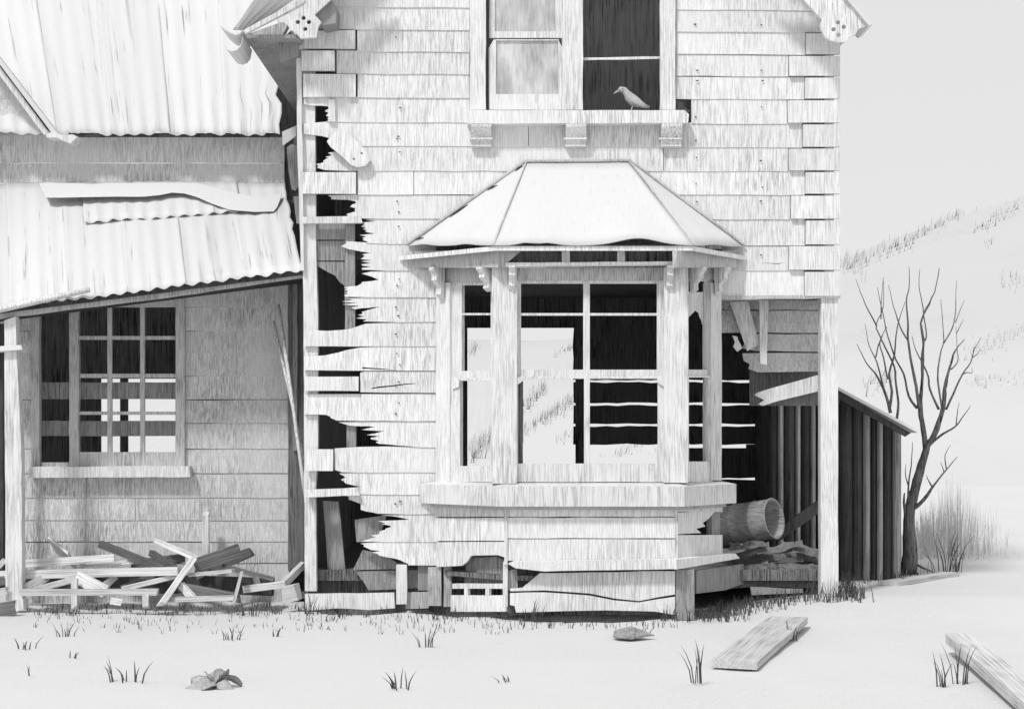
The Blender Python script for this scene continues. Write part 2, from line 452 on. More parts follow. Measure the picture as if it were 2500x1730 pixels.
def rag(pts, seed=0, amp=5, sub=3):
    # splintered end grain: short tongues of wood of uneven length
    rr = random.Random(seed); res = []
    for i in range(len(pts) - 1):
        a, b = pts[i], pts[i + 1]
        dy = abs(b[1] - a[1]); dx = abs(b[0] - a[0])
        straight = dx < 1.5 and a[0] in (742, 817, 879, 880)
        n = 1 if straight else max(1, int(dy / 3.2))
        if dx > 2.5 * dy: n = max(1, int(dx / 14))
        for j in range(n):
            t = j / n; off = 0 if j == 0 and i == 0 else ((rr.uniform(0, 7) + (rr.uniform(0, 24) if rr.random() < 0.25 else 0) if j % 2 else rr.uniform(-6, 1) - (rr.uniform(0, 10) if rr.random() < 0.2 else 0)) if dx <= 2.5 * dy and not straight else rr.uniform(-1.2, 1.2))
            res.append((a[0] + (b[0] - a[0]) * t + off, a[1] + (b[1] - a[1]) * t + (rr.uniform(-.8, .8) if (i or j) else 0)))
    res.append(pts[-1]); return res
torn = {
    6: [(742, 240), (742, 254), (764, 257), (800, 260), (797, 272), (806, 283), (796, 297)],
    7: [(742, 302), (742, 327), (768, 330), (800, 334), (816, 345), (820, 354)],
    8: [(824, 359), (812, 376), (790, 392), (776, 400), (775, 409), (792, 415)],
    10: [(800, 477), (808, 486), (850, 488), (868, 492), (858, 504), (869, 516), (850, 522), (842, 531)],
    11: [(892, 537), (886, 553), (893, 566), (887, 580), (893, 593)],
    12: [(845, 589), (838, 601), (850, 607), (872, 612), (888, 614), (884, 632), (888, 648), (884, 658)],
    13: [(905, 663), (884, 667), (925, 683), (888, 688), (872, 697), (843, 701), (850, 714), (843, 724)],
    14: [(844, 729), (850, 742), (866, 754), (928, 748), (884, 762), (880, 776), (886, 784)],
    15: [(892, 790), (872, 797), (855, 803), (800, 807), (742, 806), (742, 845)],
    16: [(880, 848), (862, 851), (825, 860), (795, 867), (742, 869), (742, 903)],
    17: [(892, 906), (880, 910), (879, 957)],
    18: [(742, 962), (742, 1011), (795, 1012), (808, 1020), (822, 1026)],
    19: [(826, 1030), (852, 1039), (915, 1041), (882, 1049), (938, 1052), (897, 1061), (912, 1072), (925, 1082), (990, 1088)],
    20: [(817, 1094), (817, 1147), (835, 1152)],
    21: [(828, 1155), (843, 1164), (832, 1170), (846, 1180), (882, 1188), (846, 1191), (846, 1205)],
    22: [(846, 1209), (850, 1218), (880, 1229), (880, 1244), (922, 1253)],
    23: [(930, 1257), (960, 1260), (1000, 1268), (932, 1272), (953, 1283), (926, 1299), (906, 1314), (882, 1321)],
    24: [(880, 1326), (886, 1333), (908, 1341), (925, 1355), (962, 1362), (990, 1372), (996, 1379)],
}
def left_pts(i):
    if i in torn: return rag(torn[i], 100 + i, 3.0, 3)
    return None
QX = {i: (1927, 1963)[i % 2] + R.uniform(-3, 8) for i in range(3, 14)}
for i in range(0, 7):                                    # rows beside the upper window
    le = left_pts(i)
    x0 = {1: 800, 2: 770, 3: 872, 4: 822, 5: 873}.get(i, 742)
    xe = 1146
    board(i, x0, xe, le)
    if i == 6: board(i, 1688, QX[i] - 3)
    else: board(i, 1651, QX.get(i, 2049) - 3)
for i in range(7, 12):                                   # between the windows: long boards with a butt joint here and there
    le = left_pts(i); x0 = 873 if i == 9 else 742
    cut = {7: 1290, 8: 1620, 9: 1010, 10: 1500, 11: 1700}[i]
    board(i, x0, cut - 0.8, le); board(i, cut + 0.8, QX[i] - 3)
for i in range(12, 25):                                  # beside the bay
    board(i, 742, 1064 if i < 22 else 1072, left_pts(i))
for i in range(12, 14): board(i, 1762, QX[i] - 3)
# quoin blocks on both corners
def quoin(x0, y0, x1, y1):
    plate('quoin_block', rect(x0, y0, x1, y1), -0.036, 0.034, 'paint', house, amp=0.8, step=50)
for (x0, y0, x1, y1) in ((724, 74, 867, 119), (736, 124, 817, 173), (740, 181, 868, 237), (802, 243, 818, 297), (738, 420, 869, 473), (744, 919, 875, 954), (746, 1096, 813, 1149)):
    quoin(x0, y0, x1, y1)
for i in range(3, 14):
    ya, yb = line_y(i, 2000), line_y(i + 1, 2000)
    quoin(QX[i], ya + 1.5, 2051, yb - 3.5)
# corner boards and studs seen through the holes
plate('corner_board', [(723, 142), (735, 142), (741, 560), (742, 660), (735, 660), (727, 400)], -0.018, 0.06, 'trim', house)
plate('corner_stud', [(735, 150), (768, 150), (771, 545), (776, 805), (776, 1090), (770, 1210), (773, 1442), (744, 1442), (741, 800), (738, 545)], 0.026, 0.09, 'trim', house)
plate('stud', rect(842, 545, 866, 808), 0.03, 0.08, 'greywood', house)
plate('stud', rect(846, 1030, 869, 1100), 0.035, 0.08, 'greywood', house)
plate('stud', rect(1020, 300, 1050, 1440), 0.04, 0.08, 'greywood', house)
for k_, (y0, y1) in enumerate(((545, 585), (588, 636), (639, 700))):
    pl = rect(772, y0, 842, y1) if k_ < 2 else [(772, y0), (842, y0), (842, y1 - 2), (830, 690), (818, 672), (800, 664), (785, 655), (773, 648)]
    plate('lining_board', pl, 0.06, 0.02, 'greywood', house)
plate('ledge_strip', [(738, 529), (880, 527), (885, 544), (739, 545)], -0.06, 0.06, 'paint', house)
plate('ledge_strip', [(745, 1195), (872, 1191), (878, 1209), (746, 1213)], -0.06, 0.06, 'paint', house)
plate('leaning_stud', [(788, 1222), (826, 1224), (846, 1412), (802, 1416)], 0.20, 0.05, 'greywood', house)
plate('lining_board', [(866, 1268), (945, 1256), (930, 1300), (905, 1322), (870, 1322)], 0.10, 0.02, 'greywood', house)
plate('lining_board', [(862, 1390), (885, 1342), (930, 1350), (968, 1372), (968, 1388)], 0.10, 0.02, 'greywood', house)
plate('lining_board', [(868, 1394), (1042, 1390), (1042, 1434), (900, 1440), (888, 1420)], 0.11, 0.02, 'greywood', house)
plate('subfloor_post', rect(967, 1378, 993, 1474), -0.02, 0.08, 'trim', house)
plate('subfloor_post', rect(1045, 1383, 1077, 1478), 0.0, 0.08, 'frieze', house)
plate('subfloor_post', rect(1083, 1383, 1102, 1480), -0.01, 0.08, 'frieze', house)
plate('base_board', [(744, 1449), (962, 1446), (964, 1484), (900, 1488), (820, 1484), (744, 1490)], 0.0, 0.03, 'paint', house)
plate('base_board', [(990, 1445), (1046, 1444), (1046, 1484), (990, 1486)], 0.03, 0.03, 'frieze', house)
plate('subfloor_shade_sheet', rect(742, 1385, 1240, 1500), 0.30, 0.03, 'inside', house)  # dark sheet put in as the shaded void under the floor
# nail heads in rows along the studs
for x in (968, 975, 1860, 1290, 1700):
    for i in range(2, 24):
        y = 0.5 * (line_y(i, x) + line_y(i + 1, x))
        if x < 1000 and (i < 3 or i > 22): continue
        if x > 1000 and i > 12: continue
        if 1150 < x < 1650 and i < 8: continue
        if R.random() < 0.55:
            yy = y + R.uniform(-18, 18)
            v, f = tube([P(x + R.uniform(-6, 6), yy, -0.014), P(x, yy, -0.021)], [0.0055, 0.005], 6)
            mk('nail_head', v, f, 'nail', house)

# ---- upper window
win = empty('upper_window', P(1400, 268, 0), house)
plate('casing', rect(1147, -110, 1186, 268), -0.045, 0.06, 'paint', win)
plate('casing', rect(1612, -110, 1649, 268), -0.045, 0.06, 'paint', win)
plate('mullion', rect(1373, -110, 1423, 268), -0.045, 0.09, 'paint', win)
def ring(outer, *holes): return outer, holes
plate('sash', rect(1195, -110, 1372, 93), 0.030, 0.035, 'paint', win, amp=0.4, holes=[rect(1208, -100, 1356, 77)])
plate('sash', [(1205, 97), (1362, 97), (1372, 114), (1373, 268), (1194, 268), (1193, 118)], 0.012, 0.035, 'paint', win, amp=0.4, holes=[rect(1211, 99, 1363, 230)])
plate('pane', rect(1206, -102, 1358, 79), 0.050, 0.004, 'glass', win, amp=0)
plate('pane', rect(1209, 96, 1365, 232), 0.030, 0.004, 'glass', win, amp=0)
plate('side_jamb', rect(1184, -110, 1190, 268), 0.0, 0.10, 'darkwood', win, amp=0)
plate('guard_rail', [(1421, 141), (1612, 138), (1612, 144), (1421, 147)], 0.03, 0.02, 'paint', win)
plate('sill', [(1138, 269), (1672, 269), (1682, 280), (1680, 300), (1140, 302)], -0.13, 0.15, 'paint', win)
plate('broken_sill_end', [(1650, 246), (1668, 250), (1672, 262), (1686, 270), (1680, 276), (1652, 268)], -0.03, 0.03, 'darkwood', win, amp=1.5, step=8)
for x in (1150, 1380, 1612):
    v = []
    prof = [(0.0, 302), (0.115, 302), (0.11, 316), (0.085, 330), (0.055, 342), (0.045, 352), (0.05, 360), (0.0, 362)]
    loops = [[P(x, y, 0) + Vector((0, -d - 0.015, 0)) for d, y in prof]]
    vv, ff = extrude_loops(loops, Vector((50 * K, 0, 0)))
    mk('bracket', vv, ff, 'trim', win)
    plate('bracket_band', rect(x - 3, 336, x + 53, 340), -0.092, 0.09, 'trim', win, amp=0.3)
# ---- gable ends: bargeboards with pierced feet, gutters, soffit
def zat_(sy, Y): return P(XC, sy, Y).z
def disc(x, y, r, n=10): return [(x + r * math.cos(2 * math.pi * q / n), y + r * math.sin(2 * math.pi * q / n)) for q in range(n)]
plate('bargeboard', [(700, 36), (712, 20), (740, 0), (845, -110), (905, -110), (806, 0), (768, 36), (784, 54), (777, 64), (772, 92), (734, 94), (722, 80), (712, 74), (706, 58)], -0.36, 0.04, 'paint', house, amp=0.8, step=14,
      holes=[disc(727, 54, 5.5), disc(741, 44, 5.5), disc(754, 54, 5.5), disc(745, 71, 5.5)])
plate('bargeboard', [(1963, 0), (2007, 48), (2003, 60), (2006, 74), (2014, 90), (2028, 99), (2044, 102), (2064, 103), (2072, 92), (2080, 88), (2090, 83), (2093, 74), (2098, 70), (2108, 66), (2121, 61), (2068, 0), (1975, -110), (1860, -110)], -0.36, 0.04, 'paint', house, amp=0.6, step=16,
      holes=[disc(2035, 72, 5.5), disc(2046, 55, 5.5), disc(2060, 66, 5.5), disc(2047, 86, 5.5)])
plate('barge_cap', [(2066, 0), (2073, 0), (2132, 58), (2122, 63), (1975, -112), (1990, -112)], -0.40, 0.45, 'tin', house, amp=0.5)
plate('eave_shade_block', [(766, 34), (806, -4), (822, 18), (820, 57), (786, 62)], -0.30, 0.28, 'greywood', house)  # grey block stands in for the eave's shadow beside the bargeboard foot
zs_ = zat_(92, -0.30)
box('eave_soffit', (P(598, 92, -0.3).x, -0.28, zs_), (XL + 0.015, 2.75, zs_ + 0.03), 'greywood', house)
plate('eave_return', [(680, 102), (712, 74), (727, 92), (727, 132), (683, 152)], -0.12, 0.06, 'greywood', house)
plate('eave_lining', [(598, 86), (690, 54), (702, 62), (684, 96), (600, 94)], -0.22, 0.10, 'frieze', house)
corrugated('eave_sheet', (P(640, -30, -0.30), P(760, -30, -0.05), P(570, 74, -0.32), P(612, 74, -0.05)), 4, 0.014, 8, 'iron', house, per=8)
plate('barge_mould', [(594, 74), (600, 82), (740, 8), (745, 0), (732, -2)], -0.37, 0.05, 'paint', house, amp=0.6)
def gutter(pts, Y, L, name='gutter'):
    v = []; n = len(pts)
    fr = [P(x, y, Y) for x, y in pts]; t = 0.012
    inn = [p + Vector((0, 0, t)) for p in fr]
    loops = [fr + inn[::-1]]
    vv, ff = extrude_loops(loops, Vector((0, L, 0)))
    mk(name, vv, ff, 'tin', house)
gutter([(537, 64), (548, 73), (560, 80), (574, 86), (584, 84), (592, 76)], -0.34, 0.5)
gutter([(549, 116), (556, 123), (568, 126), (580, 122), (588, 112), (592, 92)], -0.34, 0.5)
# roof slopes over the house (seen only at the verges)
zr = 7.9
def slope(x0, z0, x1, z1, name):
    a = Vector((x0, -0.30, z0)); b = Vector((x1, -0.30, z1)); t = Vector((0, 0, 0.03))
    vv, ff = extrude_loops([[a, b, b + t, a + t]], Vector((0, DEPTH + 0.5, 0)))
    mk(name, vv, ff, 'tin', house)
pa, pb = P(700, 30, -0.3), P(2112, 48, -0.3)
mid = 0.5 * (pa.x + pb.x)
slope(pa.x, pa.z, mid, pa.z + (mid - pa.x) * 0.95, 'roof_slope')
slope(pb.x, pb.z + 0.02, mid + 0.002, pb.z + (pb.x - mid) * 0.95, 'roof_slope')

# ---- bay window
bay = empty('bay_window', (0.5, -0.3, 0.4), house)
pj = 0.55
W1 = Vector(((1062 - XC) * K, 0, 0)); F1 = P(1234, 1050, -pj); F2 = P(1652, 1050, -pj); W2 = Vector(((1764 - XC) * K, 0, 0))
F1.z = F2.z = 0
def pl(a, b):
    d = (b - a); n = Vector((d.y, -d.x, 0)).normalized()
    if n.y > 0: n = -n
    return (a, n)
PLL, PLF, PLR = pl(W1, F1), pl(F1, F2), pl(F2, W2)
if PLL[1].x > 0: PLL = (PLL[0], -PLL[1])
def plan(off, inner=None):
    """the bay's outline pushed out by off"""
    def isect(pa_, na, pb_, nb):
        a1, b1, c1 = na.x, na.y, na.dot(pa_) + off; a2, b2, c2 = nb.x, nb.y, nb.dot(pb_) + off
        dt = a1 * b2 - a2 * b1
        return ((c1 * b2 - c2 * b1) / dt, (a1 * c2 - a2 * c1) / dt)
    wall = (Vector((0, 0, 0)), Vector((0, -1, 0)))
    def isw(p_, n_):
        c = n_.dot(p_) + off; return ((c - n_.y * -0.02) / n_.x - (0.07 if n_.x > 0 and off > 0.15 else 0.0), -0.02)
    return [isw(*PLL), isect(PLL[0], PLL[1], PLF[0], PLF[1]), isect(PLF[0], PLF[1], PLR[0], PLR[1]), isw(*PLR)]
def zat(sy, Y): return P(XC, sy, Y).z
def sloped_slab(name, off_in, off_out, z_in, z_out, z_bot, mat):
    a, b = plan(off_in), plan(off_out)
    V, F = [], []
    for (x, y) in a: V.append((x, y, z_in))
    for (x, y) in b: V.append((x, y, z_out))
    for (x, y) in b: V.append((x, y, z_bot))
    for (x, y) in a: V.append((x, y, z_bot))
    for i in range(3):
        for q in range(4):
            F.append((q * 4 + i, q * 4 + i + 1, ((q + 1) % 4) * 4 + i + 1, ((q + 1) % 4) * 4 + i))
    F.append((0, 4, 8, 12)); F.append((3, 15, 11, 7))
    return mk(name, V, F, mat, bay)
zs_in, zs_out, zs_bot = zat(1171, -pj), zat(1187, -0.66), zat(1236, -0.66)
sloped_slab('sill', -0.10, 0.10, zs_in, zs_out, zs_bot, 'trim')
sloped_slab('bed_mould', -0.03, 0.035, zs_bot - 0.002, zs_bot - 0.002, zs_bot - 0.03, 'frieze')
# posts
def post(sx0, sx1, y0, y1, Y, d, name='post', mat='trim'):
    plate(name, rect(sx0, y0, sx1, y1), Y, d, mat, bay, amp=0.8, step=60)
post(1201, 1262, 652, 1180, -pj - 0.035, 0.10)
post(1621, 1680, 652, 1178, -pj - 0.035, 0.10)
pplate('post', rect(1064, 690, 1098, 1176), PLL, 0.08, 'trim', bay, lift=0.02)
pplate('post', rect(1736, 690, 1762, 1172), PLR, 0.08, 'trim', bay, lift=0.02)
# sashes: top and bottom lights with their bars
def sash(plane, x0, y0, x1, y1, holes, lift, t=0.035, name='sash'):
    pplate(name, rect(x0, y0, x1, y1), plane, t, 'trim', bay, amp=0.6, holes=[rect(*q) for q in holes], lift=lift)
sash(PLL, 1096, 676, 1204, 926, [(1127, 696, 1198, 764), (1127, 769, 1198, 905)], -0.01)
sash(PLL, 1099, 922, 1204, 1176, [(1123, 929, 1199, 1137)], 0.006)
sash(PLF, 1262, 678, 1622, 922, [(1272, 692, 1424, 764), (1440, 692, 1604, 764), (1272, 770, 1424, 902), (1440, 770, 1604, 902)], -0.02)
sash(PLF, 1262, 918, 1622, 1176, [(1265, 924, 1426, 1131), (1440, 924, 1606, 1131)], 0.0)
pplate('reveal_shade_strip', rect(1250, 926, 1277, 1134), PLF, 0.05, 'dimwood', bay, lift=-0.07)  # dark strip added as the shade of the sash reveal
sash(PLR, 1676, 676, 1740, 920, [(1681, 686, 1727, 902)], -0.01)
sash(PLR, 1676, 917, 1740, 1176, [(1682, 921, 1730, 1126)], 0.006)
pplate('torn_blind', [(1681, 712), (1727, 712), (1729, 770), (1731, 822), (1724, 812), (1715, 790), (1706, 764), (1698, 758), (1690, 766), (1681, 775)], PLR, 0.006, 'paint', bay, amp=1, step=8, lift=-0.05)
for (pl_, pts) in ((PLL, [(1106, 926), (1122, 926), (1120, 944), (1104, 950)]), (PLF, [(1262, 921), (1277, 921), (1276, 930), (1262, 940)]), (PLF, [(1604, 921), (1622, 921), (1622, 944), (1606, 934)])):
    pplate('sash_horn', pts, pl_, 0.02, 'trim', bay, amp=0.3, lift=0.02)
# heads, frieze, slot with blocks, brackets under the eave
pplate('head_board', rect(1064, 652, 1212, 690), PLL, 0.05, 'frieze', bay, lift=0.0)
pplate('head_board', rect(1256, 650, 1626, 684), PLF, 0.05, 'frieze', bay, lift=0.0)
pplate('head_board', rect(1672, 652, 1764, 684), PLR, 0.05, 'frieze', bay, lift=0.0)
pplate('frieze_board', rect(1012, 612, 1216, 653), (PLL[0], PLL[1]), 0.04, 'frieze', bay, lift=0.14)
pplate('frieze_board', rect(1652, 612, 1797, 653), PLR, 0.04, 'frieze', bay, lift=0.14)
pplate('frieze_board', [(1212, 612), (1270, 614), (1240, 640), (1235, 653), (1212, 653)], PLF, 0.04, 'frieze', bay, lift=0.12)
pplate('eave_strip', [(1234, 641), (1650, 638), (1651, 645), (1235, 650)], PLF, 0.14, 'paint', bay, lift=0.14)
for x in (1372, 1507):
    pplate('eave_gap_piece', rect(x, 612, x + 19, 641), PLF, 0.05, 'trim', bay, lift=0.11)
pplate('slot_back', rect(1215, 600, 1652, 652), PLF, 0.03, 'inside', bay, lift=0.03, amp=0)
def scroll(sx, y0, y1, plane, wdt, reach, mat='trim'):
    p0, n = plane
    side = Vector((-n.y, n.x, 0))
    c = PP(sx, y0, p0 + n * 0.03, n); zz = lambda y: c.z + (y0 - y) * K * (c.y + D) / D
    prof = []
    L = y1 - y0
    for (f, r) in ((0, 1.0), (0.10, 0.98), (0.2, 0.80), (0.3, 0.72), (0.42, 0.75), (0.52, 0.55), (0.62, 0.36), (0.74, 0.34), (0.86, 0.38), (1.0, 0.05)):
        prof.append((r * reach, zz(y0 + L * f)))
    prof = [(0, zz(y0))] + prof
    base = Vector((c.x, c.y, 0)) - side * wdt / 2
    loops = [[base + n * r + Vector((0, 0, z)) for r, z in prof]]
    vv, ff = extrude_loops(loops, side * wdt); mk('scroll_bracket', vv, ff, mat, bay)
scroll(1080, 654, 730, PLL, 0.06, 0.13); scroll(1196, 654, 712, PLL, 0.06, 0.13)
scroll(1250, 650, 706, PLF, 0.05, 0.12); scroll(1634, 650, 706, PLF, 0.05, 0.12)
scroll(1688, 654, 716, PLR, 0.06, 0.13); scroll(1748, 654, 720, PLR, 0.06, 0.13)
# side profiles of the brackets that show against the wall
# eave gutter board
ze0, ze1 = zat(612, -0.76), zat(601, -0.76)
sloped_slab('eave_gutter', 0.195, 0.218, ze1 - 0.003, ze1, ze0, 'paint')
o_in = plan(0.19)
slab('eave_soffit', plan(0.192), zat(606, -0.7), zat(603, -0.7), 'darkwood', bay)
# roof sheets
zE = zat(598, -0.78)
op = plan(0.235)
TL, TR = P(1285, 396, -0.012), P(1535, 394, -0.012)
def eave_pt(i): return Vector((op[i][0], op[i][1], zE))
e0, e1, e2, e3 = eave_pt(0), eave_pt(1), eave_pt(2), eave_pt(3)
e0 = P(994, 599, -0.02); e3 = P(1816, 601, -0.02)
def roof_panel(name, top_a, top_b, bot_a, bot_b, waves, nu=26, nv=8, t=0.008):
    nrm = (bot_b - bot_a).cross((top_a - bot_a)).normalized()
    if nrm.z < 0: nrm = -nrm
    V = []; W = nu + 1
    for j in range(nv + 1):
        v = j / nv
        for i in range(nu + 1):
            u = i / nu
            p = (top_a * (1 - u) + top_b * u) * (1 - v) + (bot_a * (1 - u) + bot_b * u) * v
            lift = sum(h * math.exp(-((u - c) / s) ** 2) for c, s, h in waves) * v ** 4
            V.append(p + nrm * (lift + 0.006 * mnoise.noise(Vector((u * 4, v * 4, h_seed)))) + Vector((0, 0, lift * 0.35)))
    N = len(V); V += [p - nrm * t for p in V]; F = []
    for j in range(nv):
        for i in range(nu):
            a = j * W + i; F += [(a, a + 1, a + W + 1, a + W), (N + a, N + a + W, N + a + W + 1, N + a + 1)]
    for i in range(nu):
        a = nv * W + i; F += [(i, N + i, N + i + 1, i + 1), (a, a + 1, N + a + 1, N + a)]
    for j in range(nv):
        a = j * W; b = a + nu; F += [(a, a + W, N + a + W, N + a), (b, N + b, N + b + W, b + W)]
    mk(name, V, F, 'tin', bay, smooth=True)
h_seed = 3.0
roof_panel('roof_sheet', TL, TR, e1, e2, [(0.16, 0.05, 0.02), (0.27, 0.06, 0.018), (0.72, 0.13, 0.05)])
roof_panel('roof_sheet', TL - Vector((0.01, 0, 0.0)), TL - Vector((0.004, 0.012, 0.004)), e0, e1 - Vector((0.004, 0, 0)), [(0.2, 0.1, 0.012), (0.7, 0.1, 0.012)], nu=16)
roof_panel('roof_sheet', TR + Vector((0.004, -0.012, 0.004)), TR + Vector((0.01, 0, 0)), e2 + Vector((0.004, 0, 0)), e3, [(0.4, 0.2, 0.01)], nu=16)
vv, ff = tube([TL + Vector((-0.01, -0.012, 0.006)), e0 + Vector((0, -0.012, 0.012))], [0.012, 0.013], 6); mk('wall_flashing', vv, ff, 'frieze', bay)
vv, ff = tube([TR + Vector((0.01, -0.012, 0.006)), e3 + Vector((0, -0.012, 0.012))], [0.010, 0.011], 6); mk('wall_flashing', vv, ff, 'frieze', bay)
vv, ff = tube([TL + Vector((-0.012, -0.012, 0.006)), TR + Vector((0.012, -0.012, 0.006))], [0.012, 0.012], 6); mk('wall_flashing', vv, ff, 'frieze', bay)
for (a, b, r_) in ((TL, e1, 0.007), (TR, e2, 0.007)):
    vv, ff = tube([a + Vector((0, -0.01, 0.004)), b + Vector((0, 0.004, 0.006))], [r_, r_], 6); mk('hip_seam', vv, ff, 'frieze', bay)
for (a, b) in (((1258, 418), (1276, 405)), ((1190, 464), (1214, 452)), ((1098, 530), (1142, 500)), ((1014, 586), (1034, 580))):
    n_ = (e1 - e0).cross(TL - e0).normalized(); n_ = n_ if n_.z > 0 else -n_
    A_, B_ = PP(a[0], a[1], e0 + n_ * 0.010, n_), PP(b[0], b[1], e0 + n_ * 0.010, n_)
    vv, ff = tube([A_, A_.lerp(B_, 0.5) + n_ * 0.004, B_], [0.003, 0.008, 0.003], 6, flat=0.5); mk('slit_strip', vv, ff, 'nail', bay)  # dark strips added in place of dark open slits in this sheet
# apron under the sill: boards on the three faces
def apron(plane, x0, x1, rows, skip=None, holes=None):
    for q, (ya, yb) in enumerate(rows):
        g = R.uniform(0.8, 1.6)
        if skip and q in skip: poly = skip[q]
        else: poly = rect(x0, ya + g, x1, yb - g)
        pplate('apron_board', poly, plane, 0.02, 'paint', bay, amp=0.8, step=45, lift=R.uniform(-0.004, 0.004))
apron(PLL, 1066, 1231, [(1236, 1262), (1262, 1321), (1321, 1381)], skip={2: [(1066, 1323), (1232, 1322), (1234, 1360), (1215, 1354), (1150, 1355), (1140, 1370), (1128, 1380), (1066, 1383)]})
apron(PLF, 1238, 1650, [(1236, 1262), (1262, 1314), (1314, 1369)])
apron(PLR, 1653, 1764, [(1236, 1250), (1250, 1304), (1304, 1362)], skip={1: [(1653, 1251), (1748, 1246), (1732, 1264), (1716, 1276), (1722, 1284), (1700, 1290), (1712, 1300), (1653, 1303)]})
pplate('corner_bead', rect(1231, 1240, 1239, 1378), PLF, 0.02, 'trim', bay, lift=0.012)
pplate('corner_bead', rect(1648, 1240, 1655, 1372), PLF, 0.02, 'trim', bay, lift=0.012)
pplate('apron_stud', rect(1738, 1238, 1758, 1330), PLR, 0.05, 'greywood', bay, lift=-0.03)
sloped = [(1241, 1376), (1256, 1370), (1652, 1364), (1652, 1388), (1330, 1394), (1258, 1386)]
pplate('water_table', sloped, PLF, 0.09, 'paint', bay, lift=0.09)
pplate('water_table', [(1652, 1365), (1796, 1350), (1806, 1362), (1652, 1389)], PLR, 0.09, 'paint', bay, lift=0.085)
# the skirt below
pplate('skirt_board', [(1245, 1436), (1275, 1434), (1318, 1398), (1648, 1393), (1648, 1450), (1560, 1466), (1500, 1460), (1440, 1448), (1330, 1440), (1246, 1442)], PLF, 0.02, 'paint', bay, lift=0.0, amp=0.8)
pplate('skirt_board', [(1245, 1447), (1330, 1445), (1440, 1453), (1500, 1465), (1560, 1470), (1648, 1456), (1648, 1500), (1600, 1492), (1480, 1489), (1330, 1492), (1260, 1494), (1256, 1478), (1245, 1476)], PLF, 0.02, 'paint', bay, lift=0.0, amp=0.8)
pplate('skirt_stud', [(1240, 1392), (1262, 1388), (1264, 1440), (1240, 1440)], PLF, 0.05, 'greywood', bay, lift=-0.03)
pplate('skirt_post', rect(1650, 1390, 1695, 1512), PLF, 0.06, 'greywood', bay, lift=0.01)
pplate('skirt_board', [(1700, 1392), (1815, 1376), (1816, 1424), (1770, 1440), (1700, 1448)], PLR, 0.025, 'greywood', bay, lift=0.03)
pplate('skirt_rail', rect(1104, 1424, 1232, 1436), PLL, 0.05, 'paint', bay, lift=0.0)
pplate('skirt_board', rect(1100, 1452, 1234, 1492), PLL, 0.02, 'paint', bay, lift=0.0)
pplate('skirt_board', [(1140, 1362), (1212, 1358), (1232, 1366), (1232, 1423), (1132, 1423)], PLL, 0.02, 'greywood', bay, lift=-0.10)
for x in (1133, 1185): pplate('skirt_batten', rect(x, 1436, x + 9, 1452), PLL, 0.03, 'paint', bay, lift=0.0, amp=0.3)
pplate('skirt_post', [(1228, 1370), (1240, 1376), (1240, 1480), (1228, 1480)], PLF, 0.05, 'trim', bay, lift=-0.01)
slab('bay_floor', plan(-0.04), 0.30, 0.34, 'inside', bay)
pplate('skirt_backing', rect(1225, 1380, 1665, 1500), PLF, 0.02, 'inside', bay, lift=-0.16, amp=0)  # dark sheet put in as the shaded void behind the skirt

# ---- broken lower right corner
plate('corner_post', rect(2004, 727, 2046, 1492), 0.0, 0.12, 'trim', house, amp=1.0, step=70)
plate('sill_beam', [(1756, 722), (2052, 719), (2052, 727), (1756, 731)], -0.03, 0.12, 'frieze', house)
for (ya, yb, xl) in ((732, 756, 1756), (758, 812, 1756), (815, 858, 1842), (861, 906, 1838)):
    le = [(xl, ya), (xl, yb)]
    if ya == 815: le = [(1842, 815), (1815, 822), (1818, 838), (1812, 850), (1846, 856)]
    if ya == 861: le = [(1812, 862), (1816, 880), (1830, 888), (1828, 900), (1850, 908)]
    plate('porch_board', [le[0], (2006, ya + 1), (2006, yb)] + list(reversed(le[1:])), 0.42, 0.02, 'annex', house, tilt=(ya, yb, 0.02))
plate('porch_backing', rect(1830, 728, 2012, 990), 0.56, 0.02, 'inside', house, amp=0)  # added sheet that keeps daylight from showing between the porch boards
plate('hanging_board', [(1782, 737), (1826, 735), (1854, 840), (1824, 857)], 0.30, 0.02, 'trim', house)
plate('hanging_batten', [(1854, 734), (1876, 734), (1872, 890), (1856, 888)], 0.26, 0.025, 'trim', house)
plate('splintered_board', [(1788, 818), (1800, 822), (1812, 850), (1800, 858), (1790, 845), (1794, 835)], 0.32, 0.02, 'trim', house, amp=2, step=10)
plate('broken_rail', [(2006, 912), (2006, 953), (1950, 966), (1900, 978), (1862, 990), (1852, 986), (1866, 976), (1842, 964), (1850, 958), (1880, 948)], 0.34, 0.05, 'trim', house)
for k_, (x0, y0, x1, y1) in enumerate(((1756, 929, 1872, 931), (1756, 986, 1848, 984))):
    pass
plate('fallen_rail', [(1890, 1300), (2006, 1215), (2006, 1246), (1900, 1322)], 0.95, 0.06, 'darkwood', house)
plate('porch_base_board', [(1820, 1388), (1960, 1398), (1962, 1432), (1820, 1424)], 0.25, 0.03, 'annex', house)
plate('porch_base_board', [(1832, 1432), (1960, 1437), (1962, 1446), (1836, 1452)], 0.12, 0.03, 'greywood', house)
box('porch_floor', (1.75, 0.30, 0.18), (2.70, 1.5, 0.26), 'darkwood', house)

